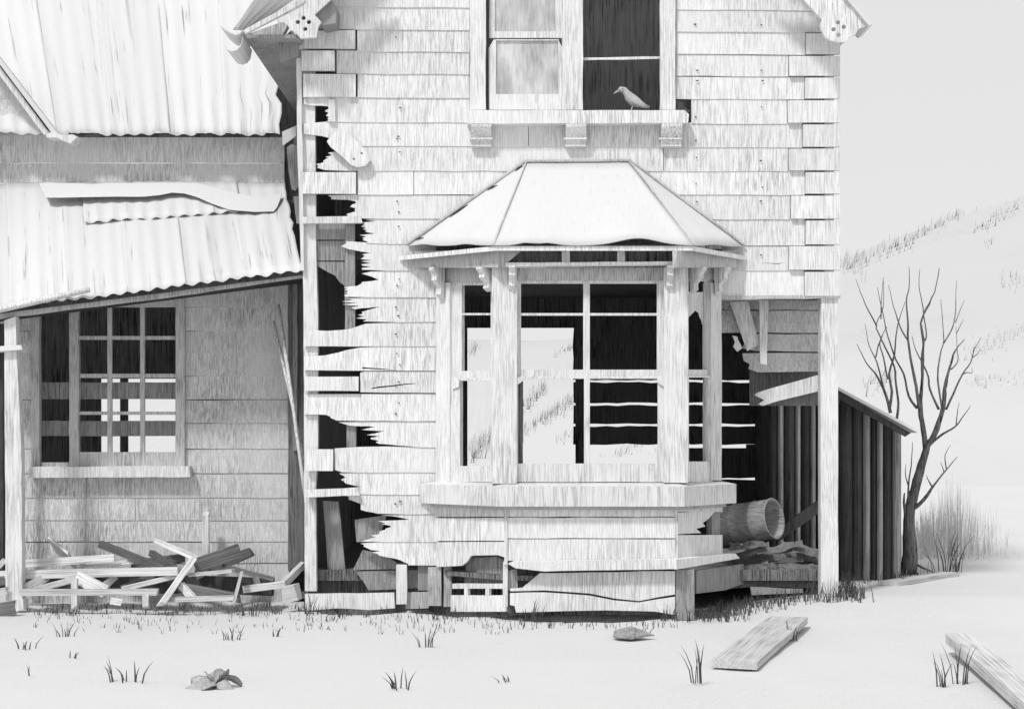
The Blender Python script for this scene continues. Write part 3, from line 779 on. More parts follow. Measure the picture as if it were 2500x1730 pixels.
# ------------------------------------------------------------------ the shed behind the corner
YS = 1.5
shed = tag(empty('board_shed', P(2060, 1450, YS)), 'dark vertical board shed with sloping roof behind the corner post beside the bare tree', 'shed')
edges = [1872, 1898, 1914, 1941, 1956, 1978, 1993, 2012, 2050, 2082, 2106, 2126, 2140, 2157, 2178, 2200]
def shed_top(x):
    return 950 if x < 2052 else 962 + (x - 2055) * (1062 - 962) / (2236 - 2055)
for q in range(len(edges) - 1):
    x0, x1 = edges[q] + 1.3, edges[q + 1] - 1.3
    yb = 1436 + R.uniform(-14, 8)
    pl_ = [(x0, shed_top(x0) + 2), (x1, shed_top(x1) + 2), (x1, yb + R.uniform(-5, 5)), (0.5 * (x0 + x1), yb + R.uniform(-8, 8)), (x0, yb)]
    V, F = [], []; na = 7; yt = lambda x: shed_top(x) + 2
    for j in range(na):
        t = j / (na - 1); x = x0 + (x1 - x0) * t; bul = (0.030 if q % 2 else 0.042) * math.sin(math.pi * t) ** 0.8
        yb_ = yb + R.uniform(-7, 7)
        for y in (yt(x), 1120, 1280, yb_): V.append(P(x, y, YS) + Vector((0, -bul, 0)))
    for j in range(na - 1):
        for i in range(3): F.append((j * 4 + i, j * 4 + 4 + i, j * 4 + 5 + i, j * 4 + 1 + i))
    N = len(V); V += [Vector((v.x, YS + 0.012, v.z)) for v in V]
    for j in range(na - 1):
        for i in range(3): F.append((N + j * 4 + i, N + j * 4 + 1 + i, N + j * 4 + 5 + i, N + j * 4 + 4 + i))
        F.append((j * 4, N + j * 4, N + j * 4 + 4, j * 4 + 4)); F.append((j * 4 + 3, j * 4 + 7, N + j * 4 + 7, N + j * 4 + 3))
    for i in range(3):
        F.append((i, i + 1, N + i + 1, N + i)); e = (na - 1) * 4; F.append((e + i, N + e + i, N + e + i + 1, e + i + 1))
    mk('wall_plank', V, F, 'shedpale' if q in (1, 3, 5, 10, 12, 14) else 'shed', shed, smooth=False)
plate('back_plank', [(1880, 965), (2070, 985), (2192, 1058), (2192, 1450), (1880, 1450)], YS + 0.06, 0.02, 'inside', shed, amp=0)
a = P(2040, 948, YS - 0.35); b = P(2240, 1056, YS - 0.35)
vv, ff = extrude_loops([[a, b, b + Vector((0, 0, 0.028)), a + Vector((0, 0, 0.028))]], Vector((0, 2.6, 0))); mk('roof', vv, ff, 'tin', shed)
vv, ff = extrude_loops([[a + Vector((0, 0.04, -0.07)), b + Vector((-0.10, 0.04, -0.035)), b + Vector((-0.05, 0.04, -0.002)), a + Vector((0, 0.04, -0.002))]], Vector((0, 0.03, 0))); mk('barge_board', vv, ff, 'darkwood', shed)
vv, ff = extrude_loops([[P(2200, 1052, YS), P(2200, 1440, YS), P(2200, 1440, YS + 2), P(2200, 1052, YS + 2)]], Vector((-0.03, 0, 0))); mk('side_wall', vv, ff, 'shed', shed)

# ------------------------------------------------------------------ the annex on the left
annex = tag(empty('lean_to_annex', P(400, 1466, 0.8)), 'low side wing with rusting corrugated roofs and a many-paned window, left of the tall house', 'annex')
YW = 0.8
rows = [640, 690, 750, 808, 862, 918, 975, 1033, 1095, 1155, 1215, 1270, 1322, 1374, 1425, 1474]
def eave_y(x): return 776 + (680 - 776) * (x / 739.0)
for i in range(len(rows) - 1):
    ya, yb = rows[i], rows[i + 1]
    def piece(x0, x1):
        g = R.uniform(0.7, 1.5)
        g2 = R.uniform(-3, -2) if R.random() < 0.75 else g
        pl_ = [(x0, ya + g2), (x1, ya + g2), (x1, yb - g * 0.5), (x0, yb - g * 0.5)]
        if R.random() < 0.4 and x1 > 500: pl_[0] = (x0, ya + g); 
        plate('wall_board', pl_, YW, 0.02, 'annex', annex, amp=0.8, step=60, tilt=(ya, yb, 0.007))
    if yb <= 1140:
        if i > 0: piece(-120, 76)
        piece(450, 706)
        if i == 1: piece(77, 449)
    elif ya < 1140: piece(-120, 76); piece(450, 706)
    else:
        c = R.choice((210, 330, 520)); piece(-120, c - 0.7); piece(c + 0.7, 706)
plate('corner_board', rect(703, 640, 742, 1392), YW - 0.05, 0.05, 'dimwood', annex)
plate('corner_strip', rect(716, 690, 726, 1100), YW - 0.075, 0.024, 'greywood', annex)
# window
aw = empty('annex_window', P(260, 1138, YW), annex)
plate('casing', rect(76, 742, 96, 1140), YW - 0.04, 0.07, 'frieze', aw)
plate('casing', rect(429, 700, 451, 1140), YW - 0.04, 0.07, 'frieze', aw)
plate('mullion', rect(169, 742, 192, 1138), YW - 0.03, 0.06, 'frieze', aw)
plate('sash', rect(192, 730, 429, 1138), YW - 0.005, 0.03, 'frieze', aw, amp=0.7,
      holes=[rect(*q) for q in ((192.7, 738, 262, 820), (273, 738, 342, 820), (353, 738, 428.3, 820), (192.7, 829, 262, 912), (273, 829, 342, 912), (353, 829, 428.3, 912),
             (192.7, 922, 262, 1004), (273, 922, 342, 1004), (353, 922, 428.3, 1004), (192.7, 1012, 262, 1103), (273, 1012, 342, 1103), (353, 1012, 428.3, 1103))])
plate('bottom_rail', rect(97, 1128, 168, 1140), YW - 0.01, 0.04, 'frieze', aw)
plate('sill', [(72, 1139), (462, 1137), (464, 1164), (70, 1166)], YW - 0.12, 0.16, 'trim', aw)
for (x0, y0, x1, y1) in ((96, 933, 430, 974), (96, 1027, 430, 1064)):
    plate('nailed_board', rect(x0, y0, x1, y1), YW + 0.14, 0.02, 'greywood', aw)
# back wall with its gaps
YK = 3.3
for (x0, y0, x1, y1) in ((-400, 560, 860, 924), (-400, 924, 246, 1500), (436, 924, 860, 1500), (246, 1106, 436, 1500), (293, 924, 312, 1106)):
    plate('back_board', rect(x0, y0, x1, y1), YK, 0.03, 'inside', annex, amp=0)
box('end_wall', (-5.6, YW + 0.03, 0), (-5.52, YK, 4.2), 'inside', annex)
box('floor', (-5.52, YW + 0.05, 0.02), (XL, YK, 0.08), 'inside', annex)
# lean-to roof: sheets side by side
Ye, Yt = 0.0, 2.28
def lean(u, top):                       # u 0..1 from left (-120) to right edge
    if top: x = -120 + u * (694 + 120); return P(x, 447, Yt)
    x = -120 + u * (738 + 120); y = 752 + (660 - 752) * (x - 0) / 739.0
    return P(x, y, Ye)
ns = 6
for q in range(ns):
    u0, u1 = q / ns, (q + 1) / ns
    corrugated('roof_sheet', (lean(u0, 1), lean(u1 + 0.004, 1), lean(u0, 0), lean(u1 + 0.004, 0)), 4, 0.009, 14, 'iron', annex, lift=0.004 * (q % 2), jag_b=0.006, jag_r=0.05 if q == ns - 1 else 0.0, seed=q + 3)
u0, u1 = (200 + 120) / 814, (578 + 120) / 814
t0, t1, b0, b1 = lean(u0, 1), lean(u1, 1), lean(u0, 0), lean(u1, 0)
corrugated('upper_roof_sheet', (t0, t1, t0.lerp(b0, 0.40), t1.lerp(b1, 0.36)), 11, 0.009, 6, 'iron', annex, lift=0.020, jag_b=0.012, seed=40)
for (x, y) in ((635, 190), (645, 246), (652, 295), (628, 150)):
    pass
# bent ridge flashing lying loose along the top
top_e = [(95, 446), (250, 447), (400, 446), (480, 447), (530, 460), (580, 473), (640, 481), (688, 472)]
bot_e = [(686, 482), (676, 506), (668, 516), (620, 517), (560, 512), (520, 498), (480, 481), (450, 472), (420, 470), (390, 476), (350, 480), (250, 480), (150, 482), (112, 482)]
plate('ridge_flashing', top_e + bot_e, 2.10, 0.02, 'tin', annex, amp=0.8, step=30, tilt=(440, 520, 0.74))
plate('eave_gap_piece', [(-120, 764), (740, 656), (740, 670), (-120, 780)], Ye + 0.055, 0.03, 'darkwood', annex, amp=0.6)  # dark strip put in as the shaded gap below the wavy sheet edge
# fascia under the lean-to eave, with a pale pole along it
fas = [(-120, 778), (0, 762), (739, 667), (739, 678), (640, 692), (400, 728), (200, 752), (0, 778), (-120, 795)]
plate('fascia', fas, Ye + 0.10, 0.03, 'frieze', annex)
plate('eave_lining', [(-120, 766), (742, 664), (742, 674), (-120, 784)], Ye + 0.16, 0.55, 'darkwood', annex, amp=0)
vv, ff = tube([P(-60, 768, Ye - 0.02), P(80, 737, Ye - 0.02), P(219, 707, Ye - 0.02)], [0.030, 0.029, 0.022], 8); mk('eave_pole', vv, ff, 'trim', annex, smooth=True)
# verandah post
plate('verandah_post', [(10, 782), (38, 772), (40, 845), (52, 1100), (54, 1462), (14, 1466), (12, 1100)], 0.05, 0.10, 'trim', annex)
plate('post_collar', [(-20, 846), (52, 842), (54, 853), (-20, 858)], 0.0, 0.20, 'trim', annex)
plate('post_foot', [(26, 1468), (56, 1462), (58, 1486), (40, 1492), (28, 1480)], -0.02, 0.14, 'trim', annex)
plate('wall_post', rect(-2, 790, 8, 1440), 0.4, 0.1, 'darkwood', annex)
# clerestory band
for (ya, yb) in ((330, 398), (398, 446)):
    plate('band_board', rect(-140, ya + 0.8, 694, yb - 0.8), 2.30, 0.02, 'paint', annex, tilt=(ya, yb, 0.012))
plate('void_shade_sheet', rect(684, 320, 765, 720), 2.40, 0.02, 'inside', annex, amp=0)  # dark sheet put in as the shaded gap between annex and house
plate('void_shade_sheet', rect(670, 110, 790, 335), 3.30, 0.02, 'inside', annex, amp=0)  # same dark stand-in for shade, behind the torn edge of the upper roof
for (ya, yb) in ((175, 238), (238, 290), (290, 331)):
    plate('gable_board', rect(-140, ya + 0.8, 170, yb - 0.8), 2.26, 0.02, 'annex', annex, tilt=(ya, yb, 0.012)) if ya > 270 else plate('gable_board', [(-140, ya + 0.8), (30 + (ya - 175) * 0.75, ya + 0.8), (30 + (yb - 175) * 0.75, yb - 0.8), (-140, yb - 0.8)], 2.26, 0.02, 'annex', annex, tilt=(ya, yb, 0.012))
# upper roof
Yu, Yv = 2.02, 4.3
def upper(u, top):
    if top: x = -225 + u * 905; return P(x, -60, Yv)
    x = -140 + u * (690 + 140); return P(x, 326, Yu)
ns = 6
for q in range(ns):
    u0, u1 = q / ns, (q + 1) / ns
    corrugated('roof_sheet', (upper(u0, 1), upper(u1 + 0.004, 1), upper(u0, 0), upper(u1 + 0.004, 0)), 4, 0.009, 18, 'iron', annex, lift=0.004 * (q % 2), jag_b=0.008, jag_r=0.14 if q == ns - 1 else 0.0, seed=q + 20)
plate('eave_gap_piece', rect(160, 325, 692, 334), 2.05, 0.03, 'darkwood', annex, amp=0.6)  # dark strip painted in as gap shade under the upper sheets
# gable verge running down on the left
def strip(a, b, w, Y, t, mat, name):
    ax, ay = a; bx, by = b; L = math.hypot(bx - ax, by - ay); nx, ny = -(by - ay) / L * w, (bx - ax) / L * w
    plate(name, [(ax, ay), (bx, by), (bx + nx, by + ny), (ax + nx, ay + ny)], Y, t, mat, annex, amp=0.7, step=40)
strip((-60, 62), (140, 325), 11, 1.80, 0.10, 'tin', 'verge_roll')
strip((-60, 84), (118, 322), 13, 1.90, 0.14, 'trim', 'gable_bargeboard')
strip((-60, 76), (120, 312), 9, 1.94, 0.10, 'darkwood', 'verge_lining')
plate('gutter_tip', [(112, 326), (132, 322), (150, 330), (178, 328), (190, 334), (172, 350), (158, 345), (138, 336), (114, 336)], 1.78, 0.2, 'trim', annex, amp=0.6, step=12)
# torn corner pieces between annex and house
plate('corner_flashing', [(689, 322), (725, 306), (722, 332), (690, 356)], 0.9, 0.02, 'tin', annex)
plate('curled_flashing', [(700, 360), (712, 352), (728, 358), (732, 400), (730, 452), (722, 465), (712, 462), (705, 420)], 0.7, 0.03, 'greywood', annex)
plate('corner_stump', [(716, 480), (738, 478), (740, 548), (724, 545)], 0.5, 0.03, 'greywood', annex)

# ------------------------------------------------------------------ loose things
def plank(name, a, b, w, t, mat, label, cat='plank', group=None, roll=0.0, Ya=0.0, Yb=None, lift=0.0, ragged=True):
    """a loose board from drawing position a to b (centre line), depths Ya -> Yb, width w and thickness t in metres; roll turns it about its length"""
    if Yb is None: Yb = Ya
    A, B = P(a[0], a[1], Ya), P(b[0], b[1], Yb)
    return plank3(name, A, B, w, t, mat, label, cat, group, roll, ragged)
def plank3(name, A, B, w, t, mat, label, cat='plank', group=None, roll=0.0, ragged=True):
    d = B - A; L = d.length; d.normalize()
    up = Vector((0, 0, 1)) if abs(d.z) < 0.9 else Vector((0, -1, 0))
    s = d.cross(up).normalized(); u = s.cross(d).normalized()
    c, sn = math.cos(roll), math.sin(roll)
    s, u = s * c + u * sn, u * c - s * sn
    n = 5; V = []
    rr = random.Random(int(abs(A.x) * 977 + abs(A.z) * 331))
    for i in range(n + 1):
        x = -L / 2 + L * i / n
        j = lambda e: rr.uniform(-e, e)
        e0 = rr.uniform(0, 0.02) if (ragged and i in (0, n)) else 0
        for (yy, zz) in ((-1, -1), (1, -1), (1, 1), (-1, 1)):
            xe = x + (e0 + (rr.uniform(-0.025, 0.015) if ragged and i in (0, n) else 0)) * (1 if i else -1) * 1.0
            V.append((xe, yy * w / 2 + j(0.002), zz * t / 2 + j(0.0012)))
    F = []
    for i in range(n):
        for q in range(4):
            F.append((i * 4 + q, i * 4 + (q + 1) % 4, (i + 1) * 4 + (q + 1) % 4, (i + 1) * 4 + q))
    F.append((3, 2, 1, 0)); F.append(tuple(n * 4 + q for q in range(4)))
    o = mk(name, V, F, mat)
    mt = Matrix((d, s, u)).transposed().to_4x4(); mt.translation = (A + B) / 2
    o.matrix_world = mt
    return tag(o, label, cat, group)

G = 'broken boards heaped against the annex wall'
def dz(x, y): return (x / 2.705, 1140 + y / 2.705)
pile = [
    # a, b (in the close-up of the heap), width m, thickness m, depth a, depth b, roll, material, label
    ((100, 640), (762, 598), .030, .075, .42, .36, 0, 'plank', 'long pale beam on top of the heap, running from the verandah post'),
    ((0, 712), (1170, 684), .030, .085, .20, .16, 0, 'plank', 'longest white beam lying level across the middle of the heap'),
    ((150, 826), (1040, 822), .030, .065, -.02, -.04, 0, 'plank', 'white rail along the foot of the heap right of the post'),
    ((355, 515), (470, 610), .19, .03, .62, .45, .9, 'plank', 'short wide board end sticking up near the post, leftmost of the raised ends'),
    ((655, 505), (1075, 668), .055, .07, .55, .30, 0, 'plankdk', 'dark square stick sloping down to the right from a hooked upper end'),
    ((1040, 490), (1330, 612), .08, .06, .60, .34, .3, 'plank', 'pale board sloping down right just left of the upright stake'),
    ((1065, 905), (1275, 605), .085, .05, -.20, .16, .6, 'plank', 'stout board leaning steeply with its foot out in the grass'),
    ((1290, 650), (1590, 545), .06, .14, .22, .40, 0, 'plankdk', 'thick dark beam rising right with pale top edge'),
    ((1300, 705), (1658, 558), .05, .10, .42, .56, 0, 'plankdk', 'dark beam rising right behind the thick one, its end split'),
    ((1240, 712), (1540, 682), .03, .035, .12, .14, 0, 'plank', 'thin white lath under the dark rising beams'),
    ((1480, 655), (1805, 738), .03, .045, .34, .24, 0, 'plankdk', 'thin dark stick sloping down right towards the house corner'),
    ((1545, 890), (1595, 695), .065, .03, -.20, .06, 1.2, 'plank', 'short pale board standing steeply at the right of the heap'),
    ((1610, 805), (1880, 772), .05, .07, .12, .05, 0, 'plank', 'low pale board lying level near the house corner'),
    ((1870, 775), (2010, 635), .05, .06, .06, .26, 0, 'plank', 'pale board tilted up against the house corner'),
    ((1150, 872), (1540, 862), .04, .05, -.10, -.12, 0, 'plank', 'pale board along the foot of the heap right of the leaning board'),
    ((820, 800), (1180, 715), .03, .05, .12, .20, 0, 'plank', 'thin pale stick rising right under the level beam'),
    ((165, 800), (320, 715), .03, .09, .10, .22, .2, 'plank', 'short board rising right beside the verandah post'),
    ((510, 725), (705, 825), .05, .13, .10, .06, .2, 'plank', 'wide short board sloping down right below the level beam'),
    ((640, 830), (765, 715), .03, .07, .14, .24, 0, 'plank', 'short board crossing behind the wide sloping one'),
    ((1190, 790), (1570, 862), .04, .09, .02, -.04, 0, 'plankdk', 'dark board sloping down right at the foot of the heap'),
    ((240, 806), (505, 735), .03, .06, .06, .12, 0, 'plank', 'pale stick rising right above the foot rail'),
    ((820, 808), (1020, 722), .05, .10, .22, .30, .3, 'plankdk', 'dim board end in the shade under the long beam'),
    ((560, 655), (890, 622), .03, .05, .46, .44, 0, 'plank', 'thin board lying just above the longest beam'),
    ((1000, 565), (1150, 665), .05, .06, .50, .38, 0, 'plankdk', 'short grey stub half hidden behind the pale sloping board'),
    ((1200, 780), (1270, 860), .04, .07, .00, -.06, 0, 'plank', 'small pale offcut right of the leaning board'),
    ((880, 640), (1200, 600), .04, .09, .60, .56, 0, 'plankdk', 'dark board deep in the heap beneath the raised sticks'),
    ((140, 745), (560, 760), .04, .20, .50, .46, 0, 'darkwood', 'dark backing board added to shade the gaps beside the post'),  # this and the next two boards are added to darken the heap's gaps
    ((580, 760), (1180, 765), .04, .21, .55, .50, 0, 'darkwood', 'dark backing board added to shade the gaps in mid heap'),
    ((1200, 770), (1800, 790), .04, .18, .50, .44, 0, 'darkwood', 'dark backing board added to shade the gaps of the right half'),
    ((1880, 840), (1960, 822), .10, .16, -.05, -.05, 0, 'plank', 'pale squared block end beside the house corner'),
    ((492, 750), (494, 915), .05, .05, .00, -.04, 0, 'plank', 'short pale peg standing under the foot rail, left one'),
    ((962, 850), (964, 922), .05, .05, -.08, -.08, 0, 'plank', 'short pale peg standing under the foot rail, right one'),
    ((730, 880), (800, 890), .06, .06, -.06, -.06, 0, 'plank', 'pale stub poking out below the foot rail'),
    ((-60, 700), (36, 610), .04, .05, .30, .34, 0, 'plank', 'thin stick behind the foot of the verandah post'),
    ((-60, 760), (40, 745), .04, .09, .20, .20, 0, 'plankdk', 'dark board end left of the verandah post'),
    ((-60, 835), (40, 815), .04, .07, .0, .0, 0, 'plank', 'pale board end at the left edge by the post foot'),
    ((1690, 730), (1700, 775), .04, .05, .20, .16, 0, 'plankdk', 'dark stub hanging between the right hand sticks'),
    ((-80, 955), (100, 925), .09, .13, -.30, -.24, 0, 'plankdk', 'dark heavy log end lying at the foot of the verandah post'),
]
for (a, b, ww, tt, ya, yb, ro, mt_, lab) in pile:
    plank('loose_board', dz(*a), dz(*b), ww, tt * 0.84, mt_, lab, 'board', G, ro, ya, yb)
plank('upright_stake', dz(1360, 300), dz(1360, 640), .055, .05, 'plank', 'upright wooden stake standing behind the heap of boards', 'stake', None, 0, .62, .62)
def pole(a, b, r, Ya, Yb, label):
    v, f = tube([P(a[0], a[1], Ya), P((a[0] + b[0]) / 2 + 1, (a[1] + b[1]) / 2, (Ya + Yb) / 2), P(b[0], b[1], Yb)], [r * 0.85, r, r], 8)
    return tag(mk('leaning_pole', v, f, 'trim', None, smooth=True), label, 'pole', 'poles leaning in the corner')
pole((680, 744), (748, 1230), 0.016, 0.52, 0.06, 'taller thin pole leaning in the corner between annex and house')
pole((668, 784), (742, 1120), 0.014, 0.56, 0.22, 'shorter thin pole leaning just left of the taller one')
tag(plate('loose_end_board', [(798, 345), (816, 322), (838, 316), (862, 336), (888, 362), (900, 376), (903, 392), (892, 404), (872, 408), (856, 402), (830, 378), (806, 358)], -0.075, 0.03, 'paint', None, amp=1, step=14, holes=[disc(864, 388, 3, 7), disc(883, 374, 3, 7)]),
    'round ended white board hanging loose and slanting across the broken left corner', 'board')

# planks lying on the ground
def ground_pt(sx, sy):
    s = H / (K * (sy - YH)) * D      # distance at which the ground shows there
    gx = (sx - XC) * K * s / D
    return Vector((gx, s - D, max(0.0, ground_z(gx, s - D))))
def ground_plank(a, b, w, t, mat, label, tilt=(0.0, 0.0)):
    A, B = ground_pt(*a), ground_pt(*b); A.z += t / 2 + tilt[0]; B.z += t / 2 + tilt[1]
    return plank3('ground_plank', A, B, w, t, mat, label, 'plank', 'planks lying on the bare ground')
ground_plank((1792, 1632), (1925, 1530), 0.29, 0.05, 'plank', 'wide short plank on bare ground below the right corner, tuft at its far end', (0.0, 0.03))
ground_plank((2340, 1592), (2590, 1790), 0.17, 0.07, 'plank', 'narrow plank running out of the picture at the lower right corner', (0.06, 0.0))
ground_plank((2170, 1462), (2322, 1438), 0.16, 0.04, 'plank', 'flat pale plank on the ground at the foot of the bare tree')

# flat stone
def blob(name, c, rx, ry, rz, mat, label, cat, seed, rough=0.25, group=None, point=0.0, sub=3):
    bm = bmesh.new(); bmesh.ops.create_icosphere(bm, subdivisions=sub, radius=1)
    for v in bm.verts:
        q = v.co.copy()
        k_ = 1 + rough * mnoise.noise(q * 1.7 + Vector((seed, 0, 0)))
        taper = 1 - point * max(0, q.x) ** 1.2
        v.co = Vector((q.x * rx * k_ * (1 + point * 0.35 * max(0, q.x)), q.y * ry * k_ * taper, max(-0.25, q.z) * rz * k_ * taper))
    me = bpy.data.meshes.new(name); bm.to_mesh(me); bm.free()
    for p in me.polygons: p.use_smooth = True
    me.materials.append(M[mat]); o = bpy.data.objects.new(name, me); COL.objects.link(o); o.location = c
    return tag(o, label, cat, group)
c = ground_pt(1540, 1556); c.z = 0.02
blob('stone', c, 0.14, 0.12, 0.06, 'stone', 'tear shaped grey stone on the bare ground in front of the bay', 'stone', 3.0, 0.2, point=0.85)

# dry curled leaf clump at lower left
lf = empty('withered_plant', ground_pt(520, 1690)); tag(lf, 'withered clump of broad curled leaves on the ground at lower left', 'plant')
def leaf(base, dirv, L, wd, curl, up, seed):
    n = 10; V = []; F = []
    side = Vector((-dirv.y, dirv.x, 0)).normalized()
    for i in range(n + 1):
        t = i / n; wv = wd * math.sin(math.pi * min(1, 0.08 + t * 0.92)) ** 0.8
        p = base + dirv * L * t + Vector((0, 0, up * math.sin(math.pi * t * 0.85) - curl * t * t))
        for s_ in (-1, -0.5, 0, 0.5, 1):
            V.append(p + side * wv * s_ + Vector((0, 0, 0.035 * (abs(s_) * 1.1) * math.cos(s_ * 3 + seed) + 0.01 * mnoise.noise(p * 30 + Vector((s_, seed, 0))))))
    for i in range(n):
        for j in range(4): F.append((i * 5 + j, i * 5 + j + 1, i * 5 + 6 + j, i * 5 + 5 + j))
    N = len(V); V += [v - Vector((0, 0, 0.003)) for v in V]; F += [tuple(N + q for q in reversed(f)) for f in F]
    return V, F
bc = ground_pt(525, 1676)
for k_, (ang, L, wd, cu, up) in enumerate(((200, 0.28, 0.055, 0.03, 0.06), (170, 0.24, 0.05, 0.0, 0.10), (20, 0.26, 0.05, 0.06, 0.12), (60, 0.2, 0.05, 0.0, 0.12), (120, 0.2, 0.05, 0.0, 0.12), (240, 0.2, 0.05, 0.03, 0.05), (-25, 0.2, 0.045, 0.05, 0.09))):
    d = Vector((math.cos(math.radians(ang)), math.sin(math.radians(ang)), 0))
    V, F = leaf(bc + Vector((0, 0, 0.01)), d, L * 0.62, wd * 0.85, cu * 0.6, up * 0.42, k_)
    mk('leaf', V, F, 'leaf', lf, smooth=True, recalc=False)

# drum and rags on the porch floor
dc = P(1822, 1275, 0.62)
ax = Vector((0.80, -0.60, 0.16)).normalized()
def drum():
    s = ax.cross(Vector((0, 0, 1))).normalized(); u = s.cross(ax).normalized()
    seg = 40; prof = [(-0.27, 0.0), (-0.27, 0.165), (-0.265, 0.172), (-0.1, 0.172), (-0.09, 0.178), (-0.08, 0.172), (0.10, 0.172), (0.11, 0.178), (0.12, 0.172), (0.262, 0.172), (0.272, 0.180), (0.28, 0.174), (0.272, 0.160), (0.262, 0.155), (-0.25, 0.155), (-0.25, 0.0)]
    V, F = [], []
    for (x, r) in prof:
        for j in range(seg):
            th = 2 * math.pi * j / seg; V.append(dc + ax * x + (s * math.cos(th) + u * math.sin(th)) * max(r, 0.0005))
    for i in range(len(prof) - 1):
        for j in range(seg): F.append((i * seg + j, i * seg + (j + 1) % seg, (i + 1) * seg + (j + 1) % seg, (i + 1) * seg + j))
    o = mk('metal_drum', V, F, 'drum', None, smooth=True)
    tag(o, 'rusty open ended drum lying on its side on the rubbish by the bay', 'drum')
    return o
drum()
def rags():
    root = tag(empty('rubbish_heap', P(1890, 1390, 0.5)), 'heap of torn rags and rubbish between the drum and the corner post', 'rubbish')
    n = 44; m = 26; V = []; F = []
    for j in range(m + 1):
        for i in range(n + 1):
            u, v = i / n, j / m
            x = 1776 + u * 236; Y = 0.22 + v * 0.9
            hgt = 0.10 + 0.30 * math.sin(math.pi * min(1, 0.15 + 0.85 * v)) * (0.55 + 0.45 * math.sin(math.pi * (0.2 + 0.6 * u)))
            p = P(x, 1050, Y)
            q = Vector((p.x * 3.2, Y * 7, 1.0))
            hgt *= (0.72 + 0.32 * mnoise.noise(q)); hgt += 0.07 * (1 - abs(mnoise.noise(q * 1.6))) - 0.04
            V.append((p.x, Y, 0.14 + hgt * (1 if 0 < j else 0.2)))
    W = n + 1
    F = [(j * W + i, j * W + i + 1, (j + 1) * W + i + 1, (j + 1) * W + i) for j in range(m) for i in range(n)]
    mk('heap', V, F, 'rag', root, smooth=True)
    rr = random.Random(5)
    for q in range(12):
        cx, cy, Y = 1795 + rr.random() * 200, 1325 + rr.random() * 62, 0.24 + rr.random() * 0.14
        c0 = P(cx, cy, Y); a_ = rr.uniform(-0.5, 0.5); nn = 9
        V, F = [], []
        for i in range(nn + 1):
            t = i / nn - 0.5
            for s_ in range(5):
                sv = (s_ / 4 - 0.5)
                V.append(c0 + Vector((t * 0.30 * math.cos(a_), -0.02 + 0.07 * sv + 0.012 * math.sin(t * 7 + q), t * 0.30 * math.sin(a_) * 0.6 + sv * 0.05 + 0.008 * math.sin(t * 8 + s_ * 0.5 + q))))
        for i in range(nn):
            for s_ in range(4): F.append((i * 5 + s_, i * 5 + s_ + 1, (i + 1) * 5 + s_ + 1, (i + 1) * 5 + s_))
        N = len(V); V += [v + Vector((0, 0.006, 0)) for v in V]; F += [tuple(N + x for x in reversed(f)) for f in F]
        mk('rag', V, F, 'annex' if q % 4 == 0 else 'rag', root, smooth=True, recalc=False)
rags()

# the bird in the upper window
def bird():
    root = tag(empty('perched_bird', P(1545, 268, 0.06)), 'pale bird perched on the ledge of the dark open upper window', 'bird')
    Yb_ = 0.06
    path = [(1586, 262), (1572, 259), (1560, 254), (1546, 246), (1536, 237), (1530, 228), (1523, 220), (1515, 219), (1509, 222)]
    rad = [3, 6, 11, 14.5, 13, 9, 8.5, 7.5, 3.5]
    v, f = tube([P(x, y, Yb_) for x, y in path], [r * K for r in rad], 12)
    mk('body', v, f, 'feather', root, smooth=True)
    v, f = tube([P(1510, 222, Yb_), P(1503, 226, Yb_), P(1498, 230, Yb_)], [3.2 * K, 2.2 * K, 0.6 * K], 8); mk('beak', v, f, 'feather', root, smooth=True)
    for s_ in (-1, 1):
        v, f = tube([P(1535, 240, Yb_ + 0.03 * s_), P(1552, 246, Yb_ + 0.042 * s_), P(1572, 258, Yb_ + 0.03 * s_), P(1584, 264, Yb_ + 0.02 * s_)], [5 * K, 10 * K, 6 * K, 1.5 * K], 10, flat=0.4); mk('wing', v, f, 'feather', root, smooth=True)
        v, f = tube([P(1545, 256, Yb_ + 0.015 * s_), P(1543, 264, Yb_ + 0.015 * s_), P(1541, 269, Yb_ + 0.015 * s_)], [2.2 * K, 1.6 * K, 1.6 * K], 6); mk('leg', v, f, 'feather', root)
    v, f = tube([P(1520, 218, Yb_ - 0.027), P(1520, 218, Yb_ - 0.031)], [1.5 * K, 1.2 * K], 8); mk('eye', v, f, 'nail', root)
bird()

